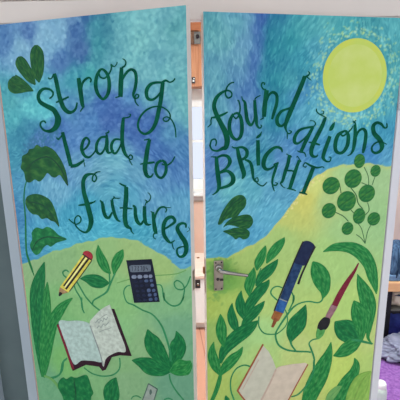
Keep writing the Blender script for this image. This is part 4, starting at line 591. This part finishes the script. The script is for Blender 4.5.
def P_(name, c, dv=10, scale=45, rough=.5):
    return mottled('paint_' + name, tuple(max(0, v - dv) for v in c), tuple(min(255, v + dv) for v in c), scale, rough, gain=PAINT_GAIN)
M = dict(
    letter=mottled('paint_letter', (2, 66, 50), (10, 84, 60), 30, .8, gain=PAINT_GAIN, spec=.08),
    d=leaf_paint('leaf_deep', (12, 70, 42), (20, 84, 44), (50, 104, 50)),
    m=leaf_paint('leaf_mid', (6, 92, 52), (14, 106, 58), (40, 126, 68)),
    g=leaf_paint('leaf_bright', (20, 106, 54), (32, 122, 60), (66, 144, 78)),
    berry=leaf_paint('berry', (20, 92, 50), (34, 110, 52), (66, 124, 52)),
    f=leaf_paint('leaf_faint', (92, 148, 86), (100, 154, 88), (108, 162, 92)),
    y=leaf_paint('leaf_yellow', (112, 158, 72), (122, 166, 76), (134, 174, 84)),
    t=P_('tendril_green', (38, 122, 78), 8), k=P_('stalk_olive', (58, 105, 62), 6),
    vein=P_('vein_dark', (8, 62, 44), 5),
    sun=mottled('paint_sun', (178, 196, 96), (188, 202, 124), 9, .5, gain=PAINT_GAIN),
    sun2=mottled('paint_sun_rim', (184, 196, 84), (174, 196, 96), 14, .5, gain=PAINT_GAIN),
    pen_y=P_('pencil_yellow', (196, 186, 78), 14), ink=P_('ink_black', (28, 28, 34), 5), ink2=P_('ink_soft', (48, 54, 66), 4),
    cream=P_('pencil_cream', (215, 215, 150), 8), rubber=P_('eraser_red', (146, 38, 50), 10), wood=P_('pencil_wood', (150, 122, 88), 12),
    cover=P_('cover_plum', (42, 16, 32), 5), maroon=P_('maroon', (108, 24, 46), 8), page1=P_('page_blue', (158, 182, 176), 12, 60),
    page2=P_('page_white', (172, 184, 174), 13, 60), grey=P_('grey_line', (125, 135, 135), 6), scrib=P_('scribble', (134, 148, 142), 6),
    navy=P_('navy', (14, 22, 42), 5, 20), lcd=P_('lcd_grey', (92, 104, 118), 6), key=P_('key_light', (112, 124, 146), 8),
    key2=P_('key_mid', (66, 84, 118), 8), key3=P_('key_dark', (22, 32, 58), 5), slab=P_('slab_grey', (135, 148, 140), 8), slabd=P_('slab_dark', (72, 95, 88), 5),
    pen_b=P_('pen_blue', (24, 54, 92), 12), pen_l=P_('pen_bright', (34, 84, 142), 12), pen_c=P_('pen_cap', (16, 32, 66), 6),
    nib=P_('nib_brown', (138, 86, 48), 10), nib2=P_('nib_dark', (120, 68, 42), 8), ferr=P_('ferrule_mauve', (134, 98, 108), 12),
    wet=P_('wet_green', (72, 142, 74), 14), page3=P_('page_stone', (180, 180, 164), 5, 30), page4=P_('page_warm', (190, 178, 162), 5, 30),
    brown=P_('edge_brown', (146, 82, 56), 8), pinkish=P_('fold_pink', (176, 156, 142), 6),
    white=mottled('white_gloss', (214, 208, 205), (222, 216, 212), 3, .4, bump=.05),
    blue_white=mottled('blue_grey_gloss', (158, 172, 184), (168, 181, 192), 3, .45),
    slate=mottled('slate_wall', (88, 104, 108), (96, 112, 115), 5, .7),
    cream_wall=mottled('cream_wall', (232, 218, 205), (238, 225, 212), 2, .8, bump=.1),
    peach=mottled('peach_board', (228, 192, 170), (234, 198, 176), 6, .7),
    lipping=mottled('pine_lipping', (196, 150, 130), (214, 176, 156), 30, .5),
    pine=mottled('pine_boards', (184, 122, 84), (204, 146, 106), 6, .5, stretch=(12, 12, .6)),
    pine2=mottled('pine_shelf', (206, 156, 112), (226, 182, 138), 6, .5, stretch=(.6, 14, 14)),
    orange_pine=mottled('orange_pine', (182, 112, 72), (194, 126, 84), 6, .5, stretch=(.6, 14, 14)),
    steel=mottled('brushed_nickel', (150, 140, 130), (172, 162, 152), 30, .32, metal=.85), chrome=mottled('chrome', (150, 146, 142), (172, 168, 165), 10, .18, metal=.95),
    dark=mottled('dark_metal', (44, 42, 44), (60, 56, 56), 10, .4), black=mottled('black_steel', (20, 20, 24), (30, 30, 36), 12, .5),
    brass=mottled('aged_brass', (130, 84, 52), (158, 108, 70), 20, .4, metal=.6),
    carpet=mottled('purple_carpet', (128, 80, 152), (160, 112, 184), 60, .95, bump=.6, detail=8),
    hall_floor=mottled('hall_vinyl', (190, 184, 178), (200, 194, 188), 8, .6),
    ceiling=mottled('ceiling_paint', (232, 230, 226), (238, 236, 232), 3, .85),
    denim=mottled('denim', (38, 62, 92), (78, 106, 136), 26, .9, stretch=(3, 3, .8), bump=.5), denim2=mottled('denim_seam', (28, 48, 74), (38, 60, 88), 30, .9),
    canvas=mottled('cream_canvas', (186, 174, 158), (214, 204, 188), 22, .85, bump=.4), blue_cloth=mottled('blue_nylon', (30, 42, 108), (52, 68, 150), 14, .6, bump=.5),
    silver=mottled('silver_nylon', (100, 104, 122), (146, 150, 170), 9, .42, bump=.15, detail=2), cap_white=mottled('white_plastic', (232, 234, 230), (240, 241, 238), 5, .35),
    pine_top=mottled('pale_pine_top', (206, 178, 160), (214, 188, 172), 6, .5, stretch=(.6, 14, 14)), latch_grey=mottled('grey_metal', (98, 98, 94), (118, 118, 114), 10, .45, metal=.3),
    brown_wood=mottled('brown_wood', (112, 82, 62), (132, 98, 74), 12, .6),
    cool_white=mottled('cool_white_gloss', (212, 214, 224), (218, 220, 228), 3, .4),
    denim3=mottled('denim_light', (92, 124, 158), (112, 144, 176), 26, .9),
    bottle=mottled('pale_plastic', (196, 212, 200), (208, 222, 210), 5, .3),
)
def planks():
    mt, nt, b = new_mat('peach_plank_floor', .45)
    tc = nt.nodes.new('ShaderNodeTexCoord'); mp = nt.nodes.new('ShaderNodeMapping'); mp.inputs['Rotation'].default_value = (0, 0, 1.45)
    br = nt.nodes.new('ShaderNodeTexBrick'); br.inputs['Scale'].default_value = 1
    br.inputs['Brick Width'].default_value = 1.6; br.inputs['Row Height'].default_value = .14; br.inputs['Mortar Size'].default_value = .004
    br.inputs['Color1'].default_value = lin((196, 144, 120)) + (1,); br.inputs['Color2'].default_value = lin((188, 137, 113)) + (1,)
    br.inputs['Mortar'].default_value = lin((160, 108, 86)) + (1,)
    nt.links.new(tc.outputs['Object'], mp.inputs[0]); nt.links.new(mp.outputs[0], br.inputs['Vector']); nt.links.new(br.outputs[0], b.inputs['Base Color'])
    return mt
def glow(name, c, s):
    mt, nt, b = new_mat(name)
    b.inputs['Emission Color'].default_value = c + (1,); b.inputs['Emission Strength'].default_value = s
    return mt
def glass():
    mt, nt, b = new_mat('window_glass', .02)
    b.inputs['Transmission Weight'].default_value = 1; b.inputs['IOR'].default_value = 1.1
    b.inputs['Base Color'].default_value = (.66, .71, .84, 1)
    return mt

def struct(o): o['kind'] = 'structure'; return o

# ---------------------------------------------------------------- the building
FY = LEFT_HINGE[1]                      # front face of the door frame
JL = LEFT_HINGE[0] - .004; JR = RIGHT_HINGE[0] + .004
HZ = LEAF_TOP + .006
struct(boxes('floor', [(-3, 3, -2.2, FY + .02, -.1, 0)], M['hall_floor']))
struct(boxes('floor_beyond', [(-3, 3, FY + .02, 4.4, -.1, 0)], planks()))
struct(boxes('ceiling', [(-3, 3, -2.2, 4.4, 2.78, 2.88)], M['ceiling']))
# wall the doors hang in: above the frame, left of it, far right of the open screen
struct(boxes('wall_front', [(-3, 3, FY + .012, FY + .04, HZ + .085, 2.78)], M['white']))
struct(boxes('wall_front_left', [(-3, JL - .195, FY + .012, FY + .14, 0, HZ + .085)], M['blue_white']))
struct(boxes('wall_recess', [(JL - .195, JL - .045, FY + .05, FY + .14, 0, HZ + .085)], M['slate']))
struct(boxes('wall_front_right', [(2.3, 3, FY + .012, FY + .14, 0, HZ + .085)], M['white']))
struct(boxes('trim_1', [(JL - .195, 2.3, FY + .002, FY + .04, HZ, HZ + .078)], M['white'], bevel=.003))
struct(boxes('trim_2', [(JL - .045, JL, FY - .002, FY + .14, 0, HZ)], M['blue_white'], bevel=.003))
struct(boxes('trim_3', [(JR, JR + .033, FY - .002, FY + .14, 0, HZ)], M['cool_white'], bevel=.003))
struct(boxes('wall_left', [(-3.1, -3, FY + .14, 4.4, 0, 2.78)], M['cream_wall']))
struct(boxes('wall_right', [(3, 3.1, FY + .14, 4.4, 0, 2.78)], M['cream_wall']))
BY = 4.2
WX0, WX1, WZ0, WZ1 = -.62, .48, .88, 2.03
struct(boxes('wall_back', [(-3, WX0, BY, BY + .15, 0, 2.78), (WX1, 3, BY, BY + .15, 0, 2.78), (WX0, WX1, BY, BY + .15, 0, WZ0), (WX0, WX1, BY, BY + .15, WZ1, 2.78)], M['cream_wall']))
struct(boxes('trim_4', [(-1.2, 1.0, BY - .02, BY, .1, .74)], M['peach']))
win = struct(empty('window_1', (0, BY, 0)))
boxes('window_frame', [(WX0, WX1, .02, .09, WZ1 - .22, WZ1), (WX0, WX1, .02, .09, WZ0, WZ0 + .12), (WX0, WX0 + .06, .02, .09, WZ0 + .12, WZ1 - .22),
                       (WX1 - .06, WX1, .02, .09, WZ0 + .12, WZ1 - .22), (WX0, WX1, .025, .085, 1.42, 1.45)], M['cap_white'], win)
boxes('window_pane', [(WX0 + .05, WX1 - .05, .05, .056, WZ0 + .1, WZ1 - .2)], glass(), win)
boxes('window_sill', [(WX0 - .06, WX1 + .06, -.14, .02, WZ0 - .05, WZ0 - .004)], M['cap_white'], win, bevel=.004)
boxes('trim_5', [(WX0 - .06, WX1 + .06, BY - .025, BY, .76, WZ0 - .06)], M['cap_white'])['kind'] = 'structure'

# ---------------------------------------------------------------- added ceiling fill panels, out of view
def fill_panel(x, y, w_, d_, strength, label, tint=(1, .95, .9)):
    t = empty('ceiling_fill', (x, y, 2.78), 0, label, 'light')
    boxes('frame', [(-w_ / 2 - .03, w_ / 2 + .03, -d_ / 2 - .03, -d_ / 2, -.03, 0), (-w_ / 2 - .03, w_ / 2 + .03, d_ / 2, d_ / 2 + .03, -.03, 0),
                    (-w_ / 2 - .03, -w_ / 2, -d_ / 2, d_ / 2, -.03, 0), (w_ / 2, w_ / 2 + .03, -d_ / 2, d_ / 2, -.03, 0)], M['cap_white'], t)
    boxes('fill_diffuser', [(-w_ / 2, w_ / 2, -d_ / 2, d_ / 2, -.018, -.008)], glow('fill_diffuser', tint, strength), t)
fill_panel(.35, -1.1, 1.2, .6, HALL_FILL, 'added white rectangular fill panel, out of view over the hall in front of the doors')
fill_panel(0, 2.0, 2.2, .5, ROOM_FILL, 'added white rectangular fill panel, out of view in the room behind the doors', (.9, .97, 1))

# ---------------------------------------------------------------- the two painted doors
doorL = empty('painted_door', LEFT_HINGE + (0,), LEFT_ANGLE, 'left door painted with the words Strong Lead to Futures, a pencil and a calculator', 'door', kind='thing')
doorR = empty('painted_door', RIGHT_HINGE + (0,), RIGHT_ANGLE, 'right door with lever handle, painted with yellow sun and the words foundations BRIGHT', 'door', kind='thing')
LW, RW = LEFT_WIDTH - .003, RIGHT_WIDTH
boxes('door_slab', [(0, LW, 0, .044, .008, LEAF_TOP)], M['white'], doorL, bevel=.0012)
boxes('door_slab', [(-RW, 0, 0, .044, .008, LEAF_TOP)], M['white'], doorR, bevel=.0012)
boxes('edge_lipping', [(-.0035, .0, -.0006, .044, .008, LEAF_TOP)], M['lipping'], doorL)
mural('l', 1.5, LW * 1000 - .6, 10, LEAF_TOP * 1000 - 1.5, doorL)
mural('r', -RW * 1000 + .6, -1.5, 10, LEAF_TOP * 1000 - 1.5, doorR)
side = {'l': doorL, 'r': doorR}

for i, (s, word, ch, st) in enumerate(LETTERS):
    o = painted_stroke('painted_letter', st, M['letter'], side[s], h=1.9)
    o['label'] = f'dark green painted letter {ch} of the word {word}'

sx, sz, rx, rz = SUN
ring = [(sx + rx * math.cos(t), sz + rz * math.sin(t)) for t in [2 * math.pi * k / 20 for k in range(20)]]
s_ = painted_blob('painted_sun', ring, M['sun2'], doorR, h=.9); s_['label'] = 'large pale yellow painted sun'
painted_blob('sun_centre', [(sx + (x - sx) * .84, sz + (z - sz) * .84) for x, z in ring], M['sun'], s_, h=1.0)

for i, (s, name, c, st) in enumerate(BLADES):
    painted_stroke(name, [st], M[c], side[s], h=.6 + (i % 9) * .12, cols=8 if name in ('painted_leaf', 'painted_petal') else 2)
for i, (s, name, c, out, ax) in enumerate(OUTLINES):
    lf = painted_blob(name, out, M[c], side[s], h=1.7 + i * .05, axis=ax)
    if i < len(VEINS): painted_stroke('leaf_vein', [VEINS[i]], M['vein'], lf, h=2.1)
for i, (x, z, a, b_) in enumerate(BERRIES):
    ring = [(x + a * math.cos(t), z + b_ * math.sin(t)) for t in [2 * math.pi * q / 12 for q in range(12)]]
    painted_blob('painted_berry', ring, M['berry'], doorR, h=1.7 + i * .05, axis=((x, z), (x + 30, z + 20)))
for s, name, c, kd, shp, subs in PICTURES:
    def mk(nm, col, kind, sh, par, h):
        if kind == 'S': return painted_stroke(nm, [sh], M[col], par, h=h)
        return painted_blob(nm, sh, M[col], par, h=h, smooth=(kind == 'B'))
    root = mk(name, c, kd, shp, side[s], 1.9)
    for q, (nm, col, kind, sh) in enumerate(subs):
        mk(nm, col, kind, sh, root, 2.05 + .07 * q)

# lever handle on the right leaf
hx = -RW + .051
h = boxes('handle_plate', [(hx - .0195, hx + .0195, -.006, -.0005, .985, 1.115)], M['steel'], doorR, bevel=.0022)
for x_, z_ in ((-.012, 1.107), (.012, 1.107), (-.012, .993), (.012, .993)):
    bm = bmesh.new(); tube_bm(bm, [(hx + x_, -.0058, z_), (hx + x_, -.0078, z_)], [.0038, .003], 12)
    finish('screw', bm, M['dark'], h)
tube('lever_boss', [(hx - .002, -.005, 1.086), (hx - .002, -.016, 1.086), (hx - .002, -.018, 1.086)], [.014, .013, .009], M['chrome'], h, 24)
tube('lever', [(hx - .002, -.015, 1.086), (hx - .002, -.036, 1.086), (hx + .002, -.045, 1.085), (hx + .012, -.049, 1.083), (hx + .05, -.05, 1.074), (hx + .09, -.05, 1.065), (hx + .106, -.049, 1.061), (hx + .11, -.047, 1.060)],
     [.0085, .0085, .0085, .0085, .0075, .0068, .0066, .004], M['chrome'], h, 18)
tube('keyhole', [(hx - .004, -.0055, 1.036), (hx - .004, -.009, 1.036)], [.0065, .0062], M['dark'], h, 18)
boxes('thumb_turn', [(hx + .004, hx + .018, -.013, -.0055, 1.029, 1.037)], M['dark'], h, bevel=.002)
boxes('lock_faceplate', [(-RW - .0012, -RW + .0004, .008, .034, .97, 1.12)], M['steel'], doorR)
boxes('latch_bolt', [(-RW - .009, -RW - .001, .012, .028, 1.055, 1.082)], M['brass'], doorR, bevel=.002)
boxes('strike_plate', [(LW - .0004, LW + .0014, .01, .034, 1.02, 1.10)], M['steel'], doorL)
# hinges
def hinge(par, x, z):
    o = tube('hinge', [(x, -.006, z - .05), (x, -.006, z + .05)], .0065, M['cool_white'], par, 14)
    boxes('hinge_leaf', [(x + .001, x + .024, -.0034, -.0022, z - .045, z + .045)], M['cool_white'], o)
hinge(doorR, .007, 1.745); hinge(doorR, .007, .25)

# ---------------------------------------------------------------- the room beyond the doors
from mathutils import noise as mnoise
def lump(name, size, mt, parent=None, seed=0, loc=(0, 0, 0), fold=.12, sub=5, power=2.6, folds_dir=(1, 0, 0), freq=3.0):
    """a soft sagging fabric shape with folds, flat underneath, standing on z = 0 of its parent"""
    bm = bmesh.new()
    bmesh.ops.create_icosphere(bm, subdivisions=sub, radius=1)
    fd = Vector(folds_dir)
    for v in bm.verts:
        n_ = v.co.normalized()
        k = (abs(n_.x) ** power + abs(n_.y) ** power + abs(n_.z) ** power) ** (-1 / power)
        p = n_ * k
        q = Vector((seed * 3.1, seed * 1.7, 0)) + n_ * 1.3
        a = mnoise.noise(q + fd * (n_.dot(fd) * freq))
        r_ = 1 + fold * a + fold * .5 * abs(mnoise.noise(q * 3.5 + fd * (n_.dot(fd) * freq * 2)))
        p *= r_
        z = max(p.z, -.82)
        v.co = Vector((p.x * size[0] / 2, p.y * size[1] / 2, (z + .82) / 1.82 * size[2])) + Vector(loc)
    me = bpy.data.meshes.new(name); bm.to_mesh(me); bm.free()
    return link(name, me, mt, parent, True)

# purple carpet laid over the planks on the right
o = boxes('carpet', [(.55, 2.95, FY + .15, 4.15, .0005, .009)], M['carpet'], bevel=.002)
tag(o, 'purple carpet on the floor beyond the right door', 'carpet')

# low white cabinet seen through the gap
cb = empty('low_cabinet', (-.05, 2.7, 0), 0, 'low white cabinet with pale pine top standing under the window behind the gap', 'cabinet')
boxes('body', [(-.55, .55, .015, .5, .06, .455), (-.52, .52, .05, .48, 0, .06)], M['cap_white'], cb, bevel=.003)
boxes('cabinet_top', [(-.57, .57, -.012, .51, .455, .48)], M['pine_top'], cb, bevel=.004)
for x0_, x1_, hxx in ((-.545, .247, -.01), (.253, .545, .30)):
    dr = boxes('cabinet_door', [(x0_, x1_, 0, .014, .07, .45)], M['cap_white'], cb, bevel=.003)
    lk = boxes('lock_plate', [(hxx - .028, hxx + .022, -.005, .001, .375, .447)], M['dark'], dr, bevel=.003)
tube('lock_knob', [(-.006, -.018, .412), (-.006, 0, .412)], [.009, .011], M['chrome'], cb, 14)
tube('screw_cap', [(-.01, .38, .4795), (-.01, .38, .485)], [.014, .012], M['brass'], cb, 16)

# pine cupboard hung on the wall above the window
pc = empty('pine_cupboard', (-.08, BY, 2.0), 0, 'pine wall cupboard with vertical boards and grey metal latch above the window', 'cupboard')
boxes('body', [(-.42, .42, -.28, -.002, 0, .62)], M['pine'], pc, bevel=.003)
boxes('top_rail', [(-.44, .44, -.31, -.002, .525, .64)], M['orange_pine'], pc, bevel=.004)
for k in range(2):
    x0_ = -.415 + k * .455
    dr = boxes('cupboard_door', [(x0_ + i * .0625, x0_ + i * .0625 + .06, -.3, -.282, .005, .553) for i in range(6)], M['pine'], pc, bevel=.003)
boxes('latch_block', [(-.06, -.004, -.312, -.3, .4, .515)], M['brown_wood'], pc, bevel=.003)
lt = boxes('latch', [(-.002, .065, -.308, -.3, .4, .515)], M['latch_grey'], pc, bevel=.003)
tube('latch_knob', [(.035, -.307, .468), (.035, -.33, .468)], [.02, .018], M['dark'], lt, 18)
boxes('sticker', [(-.03, .005, -.302, -.3, .03, .09)], M['black'], pc)
boxes('sticker_mark', [(-.022, -.004, -.3025, -.3018, .045, .062), (-.015, .0, -.3025, -.3018, .07, .08)], M['cap_white'], pc)

# cloakroom bench on the right with bags on and under it
bx_, by_ = .86, 2.5
be = empty('cloakroom_bench', (bx_, by_, 0), 0, 'pine slatted cloakroom bench with black steel legs right of the doors', 'bench')
boxes('seat', [(0, 1.5, 0, .075, .425, .498), (0, 1.5, .09, .19, .455, .495), (0, 1.5, .205, .305, .455, .495)], M['pine2'], be, bevel=.006)
for x_ in (.03, .455, .92, 1.42):
    boxes('leg', [(x_, x_ + .055, .01, .05, .01, .425)], M['black'], be, bevel=.003)
    boxes('leg', [(x_, x_ + .055, .255, .295, .01, .454)], M['black'], be, bevel=.003)
boxes('shelf_rail', [(0.02, 1.48, .02, .04, .245, .262), (0.02, 1.48, .255, .275, .245, .262)], M['black'], be)
boxes('shade_panel', [(0.0, 1.5, .3, .31, .02, .45)], M['brown_wood'], be)  # dark sheet added to stand for the shaded space under the seat
boxes('shelf', [(0.02, 1.48, .02, .285, .263, .275)], M['latch_grey'], be)

dn = empty('denim_bag', (1.50, 2.63, .498), .15, 'blue denim bag with dark seams standing on the pine bench', 'bag')
lump('bag_body', (.40, .19, .27), M['denim'], dn, 2, fold=.12, power=3.6, freq=4)
lump('bottom_band', (.405, .195, .06), M['denim3'], dn, 4, fold=.05, power=5)
for x_ in (-.13, -.07, .02, .1):
    tube('seam', [(x_, -.094, .03), (x_ + .008, -.104, .1), (x_ + .004, -.098, .18), (x_ + .012, -.07, .245)], .0055, M['denim2'], dn, 8)
tube('handle', [(-.08, -.03, .24), (-.07, -.03, .29), (0, -.03, .31), (.07, -.03, .29), (.08, -.03, .24)], .008, M['denim2'], dn, 10)

cv_ = empty('canvas_bag', (1.52, 2.64, .2755), 0, 'small cream canvas bag on the shelf under the bench', 'bag')
lump('bag_body', (.3, .18, .125), M['canvas'], cv_, 7, fold=.2, power=2.8)
tube('strap', [(-.1, -.07, .09), (-.05, -.1, .1), (.03, -.09, .105), (.1, -.07, .09)], .008, M['denim2'], cv_, 8)
nb = empty('nylon_bag', (1.51, 2.66, .009), 0, 'dark blue nylon bag on the floor under the bench', 'bag')
lump('bag_body', (.4, .17, .225), M['blue_cloth'], nb, 9, fold=.22, power=2.8)
tube('piping', [(-.17, -.03, .15), (-.05, -.07, .2), (.08, -.06, .19), (.17, -.02, .13)], .006, M['black'], nb, 8)
sj = empty('silver_jacket', (1.50, 2.33, .009), -.08, 'crumpled silver grey nylon jacket lying on the purple carpet', 'jacket')
lump('jacket_body', (.58, .2, .15), M['silver'], sj, 12, fold=.36, power=2.3, freq=3.2, sub=6)
lump('sleeve', (.3, .12, .07), M['silver'], sj, 15, loc=(.12, -.1, 0), fold=.4, power=2.2, freq=6)
tube('hem_trim', [(-.26, -.075, .02), (-.12, -.115, .03), (0, -.125, .022)], .007, M['black'], sj, 8)

bt = empty('plastic_bottle', (1.037, 1.92, .009), 0, 'white capped pale plastic bottle on purple carpet beside the door frame', 'bottle')
lathe('bottle_body', [(.026, 0), (.034, .004), (.035, .02), (.0345, .07), (.031, .088), (.024, .096)], M['bottle'], bt)
lathe('lid', [(.0265, .094), (.0275, .1), (.0275, .118), (.024, .128), (.014, .133), (.004, .1345)], M['cap_white'], bt)
